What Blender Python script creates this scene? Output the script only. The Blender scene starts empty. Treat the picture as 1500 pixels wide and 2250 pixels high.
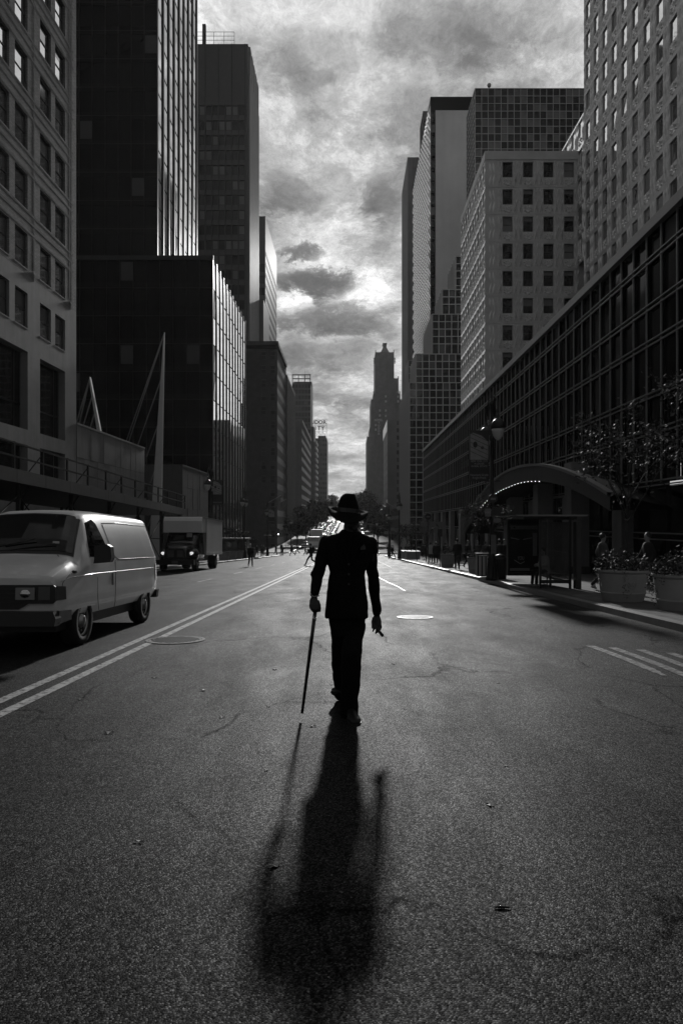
import bpy, bmesh, math, random
from mathutils import Vector, Matrix
random.seed(42)
S = bpy.context.scene
PI = math.pi
R = math.radians

# ------------------------------------------------------------------ camera
cam_d = bpy.data.cameras.new('camera'); cam = bpy.data.objects.new('camera', cam_d)
S.collection.objects.link(cam); S.camera = cam
CZ = 1.47
cam.location = (0, 0, CZ); cam.rotation_euler = (R(90), 0, 0)
cam_d.sensor_fit = 'VERTICAL'; cam_d.sensor_height = 36; cam_d.sensor_width = 24; cam_d.lens = 24
cam_d.shift_x = -18/2250; cam_d.shift_y = 25/2250
cam_d.clip_start = 0.1; cam_d.clip_end = 6000

# ------------------------------------------------------------------ world, sun, exposure
SUN_EL, SUN_AZ = 20.8, 1.7       # azimuth towards +X from +Y
S.view_settings.view_transform = 'Standard'; S.view_settings.look = 'None'
S.view_settings.gamma = 1; S.view_settings.use_curve_mapping = False
S.view_settings.exposure = EXPO = 0.0
W = bpy.data.worlds.new('World'); S.world = W; W.use_nodes = True
nt = W.node_tree; nt.nodes.clear()
def N(tree, typ, **kw):
    n = tree.nodes.new(typ)
    for k, v in kw.items():
        if k.startswith('i_'):
            key = k[2:]
            n.inputs[int(key) if key.isdigit() else key.replace('_', ' ')].default_value = v
        else: setattr(n, k, v)
    return n
def mth(tree, op, a, b=None, c=None, clamp=False):
    n = tree.nodes.new('ShaderNodeMath'); n.operation = op; n.use_clamp = clamp
    for i, v in enumerate((a, b, c)):
        if v is None: continue
        if isinstance(v, (int, float)): n.inputs[i].default_value = v
        else: tree.links.new(v, n.inputs[i])
    return n.outputs[0]
def ramp(tree, fac, stops, interp='LINEAR'):
    n = tree.nodes.new('ShaderNodeValToRGB'); n.color_ramp.interpolation = interp
    e = n.color_ramp.elements
    while len(e) < len(stops): e.new(0.5)
    for el, (p, v) in zip(e, stops):
        el.position = p; el.color = (v, v, v, 1)
    tree.links.new(fac, n.inputs[0]); return n.outputs[0]
L = nt.links.new
out = N(nt, 'ShaderNodeOutputWorld'); bg = N(nt, 'ShaderNodeBackground'); bg.inputs[1].default_value = 0.1
L(bg.outputs[0], out.inputs[0])
sky = N(nt, 'ShaderNodeTexSky'); sky.sky_type = 'NISHITA'; sky.sun_disc = False
sky.sun_elevation = R(SUN_EL); sky.sun_rotation = R(SUN_AZ); sky.dust_density = 3.0; sky.air_density = 1.0
skybw = N(nt, 'ShaderNodeRGBToBW'); L(sky.outputs[0], skybw.inputs[0])
tc = N(nt, 'ShaderNodeTexCoord'); sep = N(nt, 'ShaderNodeSeparateXYZ'); L(tc.outputs['Generated'], sep.inputs[0])
zc = mth(nt, 'ADD', mth(nt, 'MAXIMUM', sep.outputs[2], 0.0), 0.16)
cmb = N(nt, 'ShaderNodeCombineXYZ')
L(mth(nt, 'DIVIDE', sep.outputs[0], zc), cmb.inputs[0]); L(mth(nt, 'DIVIDE', sep.outputs[1], zc), cmb.inputs[1])
def cnoise(scale, detail, dist, off, rough=.55):
    mp = N(nt, 'ShaderNodeMapping'); mp.inputs['Location'].default_value = off; mp.inputs['Scale'].default_value = (scale, scale*.8, 1)
    L(cmb.outputs[0], mp.inputs[0])
    n = N(nt, 'ShaderNodeTexNoise'); n.inputs['Scale'].default_value = 1; n.inputs['Detail'].default_value = detail
    n.inputs['Distortion'].default_value = dist; n.inputs['Roughness'].default_value = rough
    L(mp.outputs[0], n.inputs[0]); return n.outputs[0]
big = cnoise(2.4, 8, .15, (3.1, 1.7, 0), .6)
med = cnoise(6.5, 12, .25, (7.3, 5.2, 3), .74)
dens = mth(nt, 'ADD', mth(nt, 'MULTIPLY', big, .62), mth(nt, 'MULTIPLY', med, .38))
# dark cloud banks and added bright patches, at fixed directions in the sky
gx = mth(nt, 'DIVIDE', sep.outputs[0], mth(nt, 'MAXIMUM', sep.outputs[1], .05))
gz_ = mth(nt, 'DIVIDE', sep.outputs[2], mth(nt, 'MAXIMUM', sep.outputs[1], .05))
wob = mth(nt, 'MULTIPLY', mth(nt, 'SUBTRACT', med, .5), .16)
def sky_patch(px, py, rx, ry, amt):
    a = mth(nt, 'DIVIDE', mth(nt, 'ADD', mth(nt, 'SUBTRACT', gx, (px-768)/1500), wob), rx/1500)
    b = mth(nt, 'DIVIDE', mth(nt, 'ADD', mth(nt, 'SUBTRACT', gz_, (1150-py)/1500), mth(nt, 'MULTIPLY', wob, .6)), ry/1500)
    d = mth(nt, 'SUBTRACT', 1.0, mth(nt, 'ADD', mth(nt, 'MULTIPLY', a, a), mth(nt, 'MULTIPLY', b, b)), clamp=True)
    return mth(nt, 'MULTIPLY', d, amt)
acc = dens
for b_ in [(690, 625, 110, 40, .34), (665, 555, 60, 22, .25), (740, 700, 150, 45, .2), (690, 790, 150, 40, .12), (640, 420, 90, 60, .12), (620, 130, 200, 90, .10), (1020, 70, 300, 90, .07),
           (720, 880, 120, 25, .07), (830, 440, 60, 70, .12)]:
    acc = mth(nt, 'ADD', acc, sky_patch(*b_))
for b_ in [(1600, 150, 330, 300, -.2), (60, 150, 420, 350, -.2), (1060, 800, 190, 330, -.2), (700, 520, 130, 90, -.08), (740, 360, 200, 110, -.09), (1000, 150, 200, 80, -.04), (650, 670, 60, 25, -.12), (800, 640, 60, 60, -.10)]:  # bright patches; those hidden behind buildings are added to brighten window reflections
    acc = mth(nt, 'ADD', acc, sky_patch(*b_))
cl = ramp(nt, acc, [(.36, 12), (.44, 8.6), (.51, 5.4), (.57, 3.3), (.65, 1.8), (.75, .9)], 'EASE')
fine = cnoise(30, 12, .5, (1, 9, 5), .86)
cl2 = mth(nt, 'MULTIPLY', cl, mth(nt, 'ADD', .0, mth(nt, 'MULTIPLY', fine, 2.0)))
# brighter towards the sun
sd = Vector((math.sin(R(SUN_AZ))*math.cos(R(SUN_EL)), math.cos(R(SUN_AZ))*math.cos(R(SUN_EL)), math.sin(R(SUN_EL))))
dt = N(nt, 'ShaderNodeVectorMath'); dt.operation = 'DOT_PRODUCT'; L(tc.outputs['Generated'], dt.inputs[0]); dt.inputs[1].default_value = sd
glow = mth(nt, 'POWER', mth(nt, 'MAXIMUM', dt.outputs['Value'], 0.0), 1.6)
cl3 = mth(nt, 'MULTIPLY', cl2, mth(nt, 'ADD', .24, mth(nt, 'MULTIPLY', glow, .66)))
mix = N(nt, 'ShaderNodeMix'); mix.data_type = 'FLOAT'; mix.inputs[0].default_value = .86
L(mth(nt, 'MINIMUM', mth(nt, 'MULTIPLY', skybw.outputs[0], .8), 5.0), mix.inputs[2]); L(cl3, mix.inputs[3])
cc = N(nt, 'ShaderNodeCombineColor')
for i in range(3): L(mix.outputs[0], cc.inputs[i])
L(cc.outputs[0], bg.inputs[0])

sun_d = bpy.data.lights.new('sun', 'SUN'); sun = bpy.data.objects.new('sun', sun_d); S.collection.objects.link(sun)
sun_d.energy = 2.3; sun_d.angle = R(2.3); sun_d.color = (1, .995, .985)
sun.rotation_euler = (-sd).to_track_quat('-Z', 'Y').to_euler()
sun.location = (0, 60, 200)

# ------------------------------------------------------------------ helpers
def gprof():
    t = [0.0]; z = 0.0
    for y in range(0, 2000):
        if y < 110: s = -.0353
        elif y < 190: s = -.0353 + (y-110)/80*.0703
        elif y < 330: s = .035
        elif y < 400: s = .035*(1-(y-330)/70)
        else: s = 0
        z += s; t.append(z)
    return t
GT = gprof()
def gz(y):
    if y <= 0: return -.0353*y
    i = min(int(y), len(GT)-2); return GT[i]+(GT[i+1]-GT[i])*(y-i)
KERB = .15
XL, XR = -12.1, 5.75           # kerb lines
def sw(y): return gz(y)+KERB
def at(px, py, D): return Vector(((px-768)*D/1500, D, CZ+(1150-py)*D/1500))

MATS = {}
def M(name, col=.2, rough=.6, metal=0, spec=.5, var=0, vscale=1.5, bump=0, bscale=8, emit=0, streak=0, coat=0, fine=0, trans=0):
    if name in MATS: return MATS[name]
    m = bpy.data.materials.new(name); m.use_nodes = True; t = m.node_tree
    p = t.nodes['Principled BSDF']
    p.inputs['Base Color'].default_value = (col, col, col, 1); p.inputs['Roughness'].default_value = rough
    p.inputs['Metallic'].default_value = metal; p.inputs['Specular IOR Level'].default_value = spec
    if coat: p.inputs['Coat Weight'].default_value = coat; p.inputs['Coat Roughness'].default_value = .06
    if trans: p.inputs['Transmission Weight'].default_value = trans; p.inputs['IOR'].default_value = 1.2
    if emit:
        p.inputs['Emission Color'].default_value = (1, 1, 1, 1); p.inputs['Emission Strength'].default_value = emit
    if var or bump or streak or fine:
        g = t.nodes.new('ShaderNodeNewGeometry')
        val = None
        if var or streak or fine:
            tot = None
            for amt, sc, zs in ((var, vscale, 1), (streak, vscale*2.2, .06), (fine, 60, 1)):
                if not amt: continue
                mp = t.nodes.new('ShaderNodeMapping'); mp.inputs['Scale'].default_value = (1, 1, zs)
                t.links.new(g.outputs['Position'], mp.inputs[0])
                n = t.nodes.new('ShaderNodeTexNoise'); n.inputs['Scale'].default_value = sc; n.inputs['Detail'].default_value = 6
                n.inputs['Roughness'].default_value = .65
                t.links.new(mp.outputs[0], n.inputs[0])
                v = mth(t, 'MULTIPLY', mth(t, 'SUBTRACT', n.outputs[0], .5), amt*3)
                tot = v if tot is None else mth(t, 'ADD', tot, v)
            val = mth(t, 'MULTIPLY', mth(t, 'MAXIMUM', mth(t, 'ADD', tot, 1.0), .15), col)
            c = t.nodes.new('ShaderNodeCombineColor')
            for i in range(3): t.links.new(val, c.inputs[i])
            t.links.new(c.outputs[0], p.inputs['Base Color'])
        if bump:
            n = t.nodes.new('ShaderNodeTexNoise'); n.inputs['Scale'].default_value = bscale; n.inputs['Detail'].default_value = 3
            t.links.new(g.outputs['Position'], n.inputs[0])
            b = t.nodes.new('ShaderNodeBump'); b.inputs['Strength'].default_value = 1; b.inputs['Distance'].default_value = bump
            t.links.new(n.outputs[0], b.inputs['Height']); t.links.new(b.outputs[0], p.inputs['Normal'])
    MATS[name] = m; return m

class MB:
    def __init__(s): s.v = []; s.f = []; s.m = []; s.s = []
    def face(s, pts, m=0, sm=False):
        i = len(s.v); s.v += [tuple(p) for p in pts]; s.f.append(tuple(range(i, i+len(pts)))); s.m.append(m); s.s.append(sm)
    def add(s, vs, fs, m=0, sm=False):
        i = len(s.v); s.v += [tuple(p) for p in vs]
        for f in fs: s.f.append(tuple(i+k for k in f)); s.m.append(m); s.s.append(sm)
    def box(s, x0, x1, y0, y1, z0, z1, m=0, T=None):
        vs = [Vector((x, y, z)) for z in (z0, z1) for y in (y0, y1) for x in (x0, x1)]
        if T is not None: vs = [T @ v for v in vs]
        s.add(vs, [(0, 2, 3, 1), (4, 5, 7, 6), (0, 1, 5, 4), (2, 6, 7, 3), (0, 4, 6, 2), (1, 3, 7, 5)], m)
    def tube(s, pts, rad, n=10, m=0, cap=True, sm=True, flat=None):
        pts = [Vector(p) for p in pts]
        if not hasattr(rad, '__len__'): rad = [rad]*len(pts)
        rings = []; up = None
        for i, p in enumerate(pts):
            d = (pts[min(i+1, len(pts)-1)]-pts[max(i-1, 0)]).normalized()
            if up is None: up = Vector((0, 0, 1)) if abs(d.z) < .9 else Vector((0, 1, 0))
            a = d.cross(up).normalized(); b = a.cross(d).normalized(); up = b
            r = rad[i]; fa = 1 if flat is None else flat
            rings.append([p+a*math.cos(2*PI*k/n)*r+b*math.sin(2*PI*k/n)*r*fa for k in range(n)])
        s.rings(rings, m, cap, sm)
    def rings(s, rings, m=0, cap=True, sm=True):
        n = len(rings[0]); i = len(s.v)
        for r in rings: s.v += [tuple(p) for p in r]
        for j in range(len(rings)-1):
            for k in range(n):
                a = i+j*n+k; b = i+j*n+(k+1) % n
                s.f.append((a, b, b+n, a+n)); s.m.append(m); s.s.append(sm)
        if cap:
            s.f.append(tuple(i+k for k in reversed(range(n)))); s.m.append(m); s.s.append(False)
            j = i+(len(rings)-1)*n
            s.f.append(tuple(j+k for k in range(n))); s.m.append(m); s.s.append(False)
    def lathe(s, prof, c=(0, 0, 0), n=16, m=0, sm=True, cap=True):
        c = Vector(c)
        s.rings([[c+Vector((r*math.cos(2*PI*k/n), r*math.sin(2*PI*k/n), z)) for k in range(n)] for r, z in prof], m, cap, sm)
    def prism(s, poly, a, b, m=0, axis='x', T=None):
        def P(u, v, w): return {'x': Vector((w, u, v)), 'y': Vector((u, w, v)), 'z': Vector((u, v, w))}[axis]
        n = len(poly); vs = [P(u, v, a) for u, v in poly]+[P(u, v, b) for u, v in poly]
        if T is not None: vs = [T @ v for v in vs]
        s.add(vs, [tuple(reversed(range(n))), tuple(range(n, 2*n))]+[(k, (k+1) % n, n+(k+1) % n, n+k) for k in range(n)], m)
    def ball(s, c, r, n=12, m=0):
        c = Vector(c); r = Vector(r) if hasattr(r, '__len__') else Vector((r, r, r)); h = n//2
        rings = []
        for j in range(h+1):
            t = PI*(j/h); t = min(max(t, .05), PI-.05)
            rings.append([c+Vector((r.x*math.sin(t)*math.cos(2*PI*k/n), r.y*math.sin(t)*math.sin(2*PI*k/n), -r.z*math.cos(t))) for k in range(n)])
        s.rings(rings, m, True, True)
    def mesh(s, name, mats, off=None):
        me = bpy.data.meshes.new(name)
        vs = s.v if off is None else [(x-off[0], y-off[1], z-off[2]) for x, y, z in s.v]
        me.from_pydata(vs, [], s.f)
        if not isinstance(mats, (list, tuple)): mats = [mats]
        for m in mats: me.materials.append(m)
        me.polygons.foreach_set('material_index', s.m); me.polygons.foreach_set('use_smooth', s.s)
        me.update(); return me
    def build(s, name, mats, parent=None, world=False, loc=None):
        off = parent.location if (world and parent is not None) else None
        o = bpy.data.objects.new(name, s.mesh(name, mats, off)); S.collection.objects.link(o)
        if parent is not None: o.parent = parent
        if loc is not None: o.location = loc
        return o

def tag(o, label=None, cat=None, group=None, kind=None):
    if label:
        o['label'] = label
        if len(label.split()) > 16: print('LONG', label)
    if cat: o['category'] = cat
    if group: o['group'] = group
    if kind: o['kind'] = kind
    return o
def empty(name, loc, rz=0, **kw):
    o = bpy.data.objects.new(name, None); S.collection.objects.link(o); o.empty_display_size = .3
    o.location = loc; o.rotation_euler = (0, 0, rz); return tag(o, **kw)
KIDS = {}
def copy_tree(o, parent=None):               # a thing, its parts and their sub-parts
    if o.name not in KIDS: KIDS[o.name] = list(o.children)
    c = o.copy(); S.collection.objects.link(c)
    if parent is not None: c.parent = parent
    for ch in KIDS[o.name]: copy_tree(ch, c)
    return c
def dup(root, loc, rz=0, scale=1, **kw):
    c = copy_tree(root); c.location = loc; c.rotation_euler = (0, 0, rz); c.scale = (scale,)*3
    return tag(c, **kw)
def obj_eval(o):
    dg = bpy.context.evaluated_depsgraph_get(); me = bpy.data.meshes.new_from_object(o.evaluated_get(dg))
    old = o.data; o.modifiers.clear(); o.data = me; bpy.data.meshes.remove(old); return o
def remesh(mb, name, mat, parent, voxel=.01, smooth=3, world=True, fold=0):
    o = mb.build(name, mat, parent, world=world)
    r = o.modifiers.new('r', 'REMESH'); r.mode = 'VOXEL'; r.voxel_size = voxel; r.use_smooth_shade = True
    if smooth:
        sm = o.modifiers.new('s', 'SMOOTH'); sm.iterations = smooth; sm.factor = .5
    if fold:
        tx = bpy.data.textures.new('folds', 'CLOUDS'); tx.noise_scale = .11; tx.noise_depth = 1; dm = o.modifiers.new('d', 'DISPLACE'); dm.texture = tx; dm.strength = fold; dm.mid_level = .5
    obj_eval(o)
    o.data.materials.clear(); o.data.materials.append(mat)
    return o
def text(name, s, size, mat, parent, M4, ext=.01, width=None):
    cu = bpy.data.curves.new(name, 'FONT'); cu.body = s; cu.size = size; cu.extrude = ext; cu.align_x = 'CENTER'; cu.align_y = 'CENTER'
    cu.resolution_u = 3; cu.space_line = .95; cu.offset = size*.018 if size > 1.5 else 0
    o = bpy.data.objects.new(name, cu); S.collection.objects.link(o)
    dg = bpy.context.evaluated_depsgraph_get(); me = bpy.data.meshes.new_from_object(o.evaluated_get(dg))
    bpy.data.objects.remove(o); 
    if width:
        xs = [v.co.x for v in me.vertices]; k = width/(max(xs)-min(xs))
        for v in me.vertices: v.co.x *= k
    me.transform(M4); me.materials.clear(); me.materials.append(mat)
    o = bpy.data.objects.new(name, me); S.collection.objects.link(o)
    if parent: o.parent = parent
    return o
FACE = Matrix.Rotation(R(90), 4, 'X')       # text upright, read from -Y

# ------------------------------------------------------------------ materials of the place
def asphalt(name, base):
    m = bpy.data.materials.new(name); m.use_nodes = True; t = m.node_tree; p = t.nodes['Principled BSDF']; k = t.links.new
    g = t.nodes.new('ShaderNodeNewGeometry'); P = g.outputs['Position']
    def noise(sc, det=4, stretch=(1, 1, 1), rough=.6, dist=0):
        mp = t.nodes.new('ShaderNodeMapping'); mp.inputs['Scale'].default_value = stretch; k(P, mp.inputs[0])
        n = t.nodes.new('ShaderNodeTexNoise'); n.inputs['Scale'].default_value = sc; n.inputs['Detail'].default_value = det
        n.inputs['Roughness'].default_value = rough; n.inputs['Distortion'].default_value = dist; k(mp.outputs[0], n.inputs[0]); return n.outputs[0]
    vo = t.nodes.new('ShaderNodeTexVoronoi'); vo.inputs['Scale'].default_value = 125; k(P, vo.inputs[0])
    vs = t.nodes.new('ShaderNodeSeparateColor'); k(vo.outputs['Color'], vs.inputs[0])
    stone = ramp(t, vs.outputs[0], [(0, .25), (.5, .55), (.8, 1.4), (.95, 4), (1, 9)])
    edge = ramp(t, vo.outputs['Distance'], [(0, 1), (.45, .85), (.75, .35)])
    patch = mth(t, 'ADD', .2, mth(t, 'MULTIPLY', noise(.55, 9, (1, .6, 1), .7, .5), 1.6))
    tracks = mth(t, 'ADD', .8, mth(t, 'MULTIPLY', noise(1.1, 4, (1, .03, 1)), .4))
    fleck = mth(t, 'MULTIPLY', ramp(t, noise(120, 4, (1, 1, 1), .75), [(.36, .35), (.5, .8), (.62, 1.7), (.72, 3.2)]), ramp(t, noise(7, 6, (1, 1, 1), .75), [(.34, .5), (.5, 1), (.66, 1.6)]))
    # thin wandering cracks
    wp = t.nodes.new('ShaderNodeMapping'); k(P, wp.inputs[0]); wp.inputs['Scale'].default_value = (.32, .2, 1)
    nz = t.nodes.new('ShaderNodeTexNoise'); nz.inputs['Scale'].default_value = 3; nz.inputs['Detail'].default_value = 6; k(wp.outputs[0], nz.inputs[0])
    va = t.nodes.new('ShaderNodeVectorMath'); va.operation = 'MULTIPLY_ADD'; k(nz.outputs['Color'], va.inputs[0]); va.inputs[1].default_value = (.5, .5, 0); k(wp.outputs[0], va.inputs[2])
    vc = t.nodes.new('ShaderNodeTexVoronoi'); vc.feature = 'DISTANCE_TO_EDGE'; vc.inputs['Scale'].default_value = 1.0; k(va.outputs[0], vc.inputs[0])
    gate = ramp(t, noise(.35, 3), [(.44, 0), (.54, 1)])
    crack = mth(t, 'SUBTRACT', 1.0, mth(t, 'MULTIPLY', ramp(t, vc.outputs['Distance'], [(0, .5), (.003, .4), (.007, 0)]), gate))
    v = mth(t, 'MULTIPLY', mth(t, 'MULTIPLY', stone, edge), base)
    for q in (patch, tracks, fleck, crack): v = mth(t, 'MULTIPLY', v, q)
    c = t.nodes.new('ShaderNodeCombineColor')
    for i in range(3): k(v, c.inputs[i])
    k(c.outputs[0], p.inputs['Base Color'])
    rg = mth(t, 'ADD', .46, mth(t, 'MULTIPLY', noise(1.3, 8, (1, .3, 1), .7, .2), .40)); k(rg, p.inputs['Roughness'])
    spl = mth(t, 'MULTIPLY', ramp(t, vs.outputs[1], [(0, .03), (.55, .08), (.85, .30), (1, .62)]), ramp(t, noise(120, 4, (1, 1, 1), .75), [(.36, .5), (.5, .9), (.7, 1.6)])); spl = mth(t, 'MULTIPLY', mth(t, 'MULTIPLY', spl, mth(t, 'MULTIPLY', crack, crack)), mth(t, 'ADD', .25, mth(t, 'MULTIPLY', patch, .75))); k(spl, p.inputs['Specular IOR Level'])
    hb = mth(t, 'ADD', mth(t, 'MULTIPLY', mth(t, 'SUBTRACT', 1.0, vo.outputs['Distance']), 1.0), mth(t, 'MULTIPLY', noise(300, 2), .35))
    b = t.nodes.new('ShaderNodeBump'); b.inputs['Distance'].default_value = .0026; b.inputs['Strength'].default_value = .8
    k(hb, b.inputs['Height']); k(b.outputs[0], p.inputs['Normal'])
    MATS[name] = m; return m
ASPH = asphalt('asphalt', .0125)
def paint_mat(nm='road_paint', rp=[(.42, .03), (.48, .26), (.64, .5)]):
    m = bpy.data.materials.new(nm); m.use_nodes = True; t = m.node_tree; p = t.nodes['Principled BSDF']; k = t.links.new
    g = t.nodes.new('ShaderNodeNewGeometry')
    n = t.nodes.new('ShaderNodeTexNoise'); n.inputs['Scale'].default_value = 13; n.inputs['Detail'].default_value = 9; n.inputs['Roughness'].default_value = .78; k(g.outputs['Position'], n.inputs[0])
    v = ramp(t, n.outputs[0], rp)
    c = t.nodes.new('ShaderNodeCombineColor')
    for i in range(3): k(v, c.inputs[i])
    k(c.outputs[0], p.inputs['Base Color']); p.inputs['Roughness'].default_value = .62
    b = t.nodes.new('ShaderNodeBump'); b.inputs['Distance'].default_value = .003; k(n.outputs[0], b.inputs['Height']); k(b.outputs[0], p.inputs['Normal'])
    MATS[nm] = m; return m
PAINT = paint_mat(); PAINT2 = paint_mat('worn_road_paint', [(.47, .02), (.54, .16), (.72, .36)])
def slab_mat():
    m = bpy.data.materials.new('sidewalk_concrete'); m.use_nodes = True; t = m.node_tree; p = t.nodes['Principled BSDF']; k = t.links.new
    g = t.nodes.new('ShaderNodeNewGeometry'); P = g.outputs['Position']
    br = t.nodes.new('ShaderNodeTexBrick'); br.offset = 0; br.inputs['Scale'].default_value = .66; br.inputs['Mortar Size'].default_value = .012
    br.inputs['Color1'].default_value = (.14,)*3+(1,); br.inputs['Color2'].default_value = (.11,)*3+(1,); br.inputs['Mortar'].default_value = (.04,)*3+(1,)
    br.inputs['Brick Width'].default_value = 1; br.inputs['Row Height'].default_value = 1; k(P, br.inputs[0])
    n = t.nodes.new('ShaderNodeTexNoise'); n.inputs['Scale'].default_value = 3; n.inputs['Detail'].default_value = 8; k(P, n.inputs[0])
    mx = t.nodes.new('ShaderNodeMix'); mx.data_type = 'RGBA'; mx.blend_type = 'MULTIPLY'; mx.inputs[0].default_value = 1
    k(br.outputs[0], mx.inputs[6]); k(ramp(t, n.outputs[0], [(.3, .55), (.7, 1.2)]), mx.inputs[7]); k(mx.outputs[2], p.inputs['Base Color'])
    p.inputs['Roughness'].default_value = .7; p.inputs['Specular IOR Level'].default_value = .2
    b = t.nodes.new('ShaderNodeBump'); b.inputs['Distance'].default_value = .004; k(n.outputs[0], b.inputs['Height']); k(b.outputs[0], p.inputs['Normal'])
    return m
SLAB = slab_mat()
def brick_mat(name, base, bands=True):
    m = bpy.data.materials.new(name); m.use_nodes = True; t = m.node_tree; p = t.nodes['Principled BSDF']; k = t.links.new
    g = t.nodes.new('ShaderNodeNewGeometry'); sp = t.nodes.new('ShaderNodeSeparateXYZ'); k(g.outputs['Position'], sp.inputs[0])
    cb = t.nodes.new('ShaderNodeCombineXYZ'); k(mth(t, 'ADD', sp.outputs[0], sp.outputs[1]), cb.inputs[0]); k(sp.outputs[2], cb.inputs[1])
    br = t.nodes.new('ShaderNodeTexBrick'); br.inputs['Scale'].default_value = 1; br.inputs['Mortar Size'].default_value = .012
    br.inputs['Brick Width'].default_value = .3; br.inputs['Row Height'].default_value = .1
    br.inputs['Color1'].default_value = (base*1.2,)*3+(1,); br.inputs['Color2'].default_value = (base*.8,)*3+(1,); br.inputs['Mortar'].default_value = (base*.45,)*3+(1,)
    k(cb.outputs[0], br.inputs[0])
    n = t.nodes.new('ShaderNodeTexNoise'); n.inputs['Scale'].default_value = .7; n.inputs['Detail'].default_value = 7; k(g.outputs['Position'], n.inputs[0])
    mx = t.nodes.new('ShaderNodeMix'); mx.data_type = 'RGBA'; mx.blend_type = 'MULTIPLY'; mx.inputs[0].default_value = 1
    k(br.outputs[0], mx.inputs[6]); k(ramp(t, n.outputs[0], [(.3, .65), (.7, 1.25)]), mx.inputs[7]); k(mx.outputs[2], p.inputs['Base Color'])
    p.inputs['Roughness'].default_value = .8
    b = t.nodes.new('ShaderNodeBump'); b.inputs['Distance'].default_value = .01; k(br.outputs['Fac'], b.inputs['Height']); b.invert = True; k(b.outputs[0], p.inputs['Normal'])
    MATS[name] = m; return m
BRICK = brick_mat('tan_brick', .25); BRICKD = brick_mat('dark_brick', .07); BRICKM = brick_mat('banding_brick', .13)
STONE = M('limestone', .22, .75, var=.25, vscale=.8, streak=.25, bump=.01, bscale=14, fine=.1)
STONED = M('dark_stone', .05, .6, var=.3, vscale=1.2, streak=.2, bump=.005, bscale=20)
CONC = M('concrete', .24, .7, var=.2, vscale=.3, streak=.25, bump=.004, bscale=12)
GLASS = M('dark_glass', .008, .03, spec=.5, bump=.004, bscale=.5)
GLASSB = M('black_tinted_glass', .002, .06, spec=.06, bump=.004, bscale=.5)
GLASSL = M('glass_with_blind', .09, .12, spec=.5, coat=.8, var=.2, vscale=.7)
MIRROR = M('mirror_glass', .85, .04, metal=1, bump=.004, bscale=.25)
GLASSR = M('reflective_glass', .55, .04, metal=.85, bump=.003, bscale=.4)
FRAME = M('window_frame_metal', .025, .45)
FRAMEL = M('window_frame_painted', .2, .5)
ALU = M('aluminium', .35, .35, metal=.8)
MULL = M('mullion_metal', .14, .35, metal=.5)
BLACKM = M('black_metal', .02, .4, spec=.4)
BLACKP = M('black_cladding', .005, .5, spec=.06)
STEEL = M('pressed_steel_panels', .75, .18, metal=.85, var=.18, vscale=.5)
STEELM = M('matte_steel_panels', .6, .5, metal=.2, var=.2, vscale=.5, fine=.1)
ROOFM = M('roof_felt', .08, .9, var=.2)
# ================================================================== ground, road, pavements
YS = [-60, -20]+[y*1.0 for y in range(-10, 20)]+[20+3*i for i in range(0, 130)]+[420, 500, 700, 1000, 1500]
def sheet(name, x0, x1, y0, y1, dz, mat, nx=1, kind='structure'):
    mb = MB(); ys = [y0]+[y for y in YS if y0 < y < y1]+[y1]
    for i in range(len(ys)-1):
        for j in range(nx):
            a = x0+(x1-x0)*j/nx; b = x0+(x1-x0)*(j+1)/nx
            mb.face([(a, ys[i], gz(ys[i])+dz), (b, ys[i], gz(ys[i])+dz), (b, ys[i+1], gz(ys[i+1])+dz), (a, ys[i+1], gz(ys[i+1])+dz)], 0, True)
    o = mb.build(name, mat)
    return tag(o, kind=kind) if kind else o
sheet('ground', -900, 900, -60, 1500, -.02, M('city_ground', .09, .9, var=.2))
sheet('road', XL, XR, -60, 1500, 0, ASPH)
sheet('cross_street', XR, 400, 113, 134, -.004, ASPH); sheet('cross_street', -400, XL, 119, 138, -.004, ASPH)
sheet('cross_street', XR, 400, 226, 246, -.004, ASPH); sheet('cross_street', -400, XL, 226, 246, -.004, ASPH)
def walk(x0, x1, y0, y1):
    mb = MB(); ys = [y0]+[y for y in YS if y0 < y < y1]+[y1]
    right = x0 > 0; kx = x0 if right else x1; k2 = kx+.16 if right else kx-.16; far = x1 if right else x0
    def q(a, b, za, zb, m):
        for i in range(len(ys)-1):
            mb.face([(a, ys[i], gz(ys[i])+za), (b, ys[i], gz(ys[i])+zb), (b, ys[i+1], gz(ys[i+1])+zb), (a, ys[i+1], gz(ys[i+1])+za)], m)
    q(kx, kx+.02*(1 if right else -1), -.02, KERB-.02, 1); q(kx+.02*(1 if right else -1), k2, KERB-.02, KERB+.003, 1); q(k2, far, KERB, KERB, 0)
    for y in (y0, y1): mb.face([(x0, y, gz(y)-.02), (x1, y, gz(y)-.02), (x1, y, gz(y)+KERB), (x0, y, gz(y)+KERB)], 1)
    tag(mb.build('pavement', [SLAB, M('kerb_stone', .13, .45, var=.3, vscale=3, bump=.006, bscale=20)]), kind='structure')
walk(XR, 12.6, -60, 113); walk(XR, 13, 134, 226); walk(XR, 13, 246, 700)
walk(-18.6, XL, -60, 119); walk(-19, XL, 138, 226); walk(-19, XL, 246, 700)
def line(mb, x0, x1, y0, y1, w, dz=.004):
    n = max(1, int(abs(y1-y0)/3)); 
    for i in range(n):
        ya = y0+(y1-y0)*i/n; yb = y0+(y1-y0)*(i+1)/n; xa = x0+(x1-x0)*i/n; xb = x0+(x1-x0)*(i+1)/n
        mb.face([(xa-w/2, ya, gz(ya)+dz), (xa+w/2, ya, gz(ya)+dz), (xb+w/2, yb, gz(yb)+dz), (xb-w/2, yb, gz(yb)+dz)])
mb = MB()
line(mb, -3.34, -3.34, -20, 110, .12); line(mb, -3.07, -3.07, -20, 110, .12)
tag(mb.build('double_centre_line', PAINT), kind='structure')
mb = MB()
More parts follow.
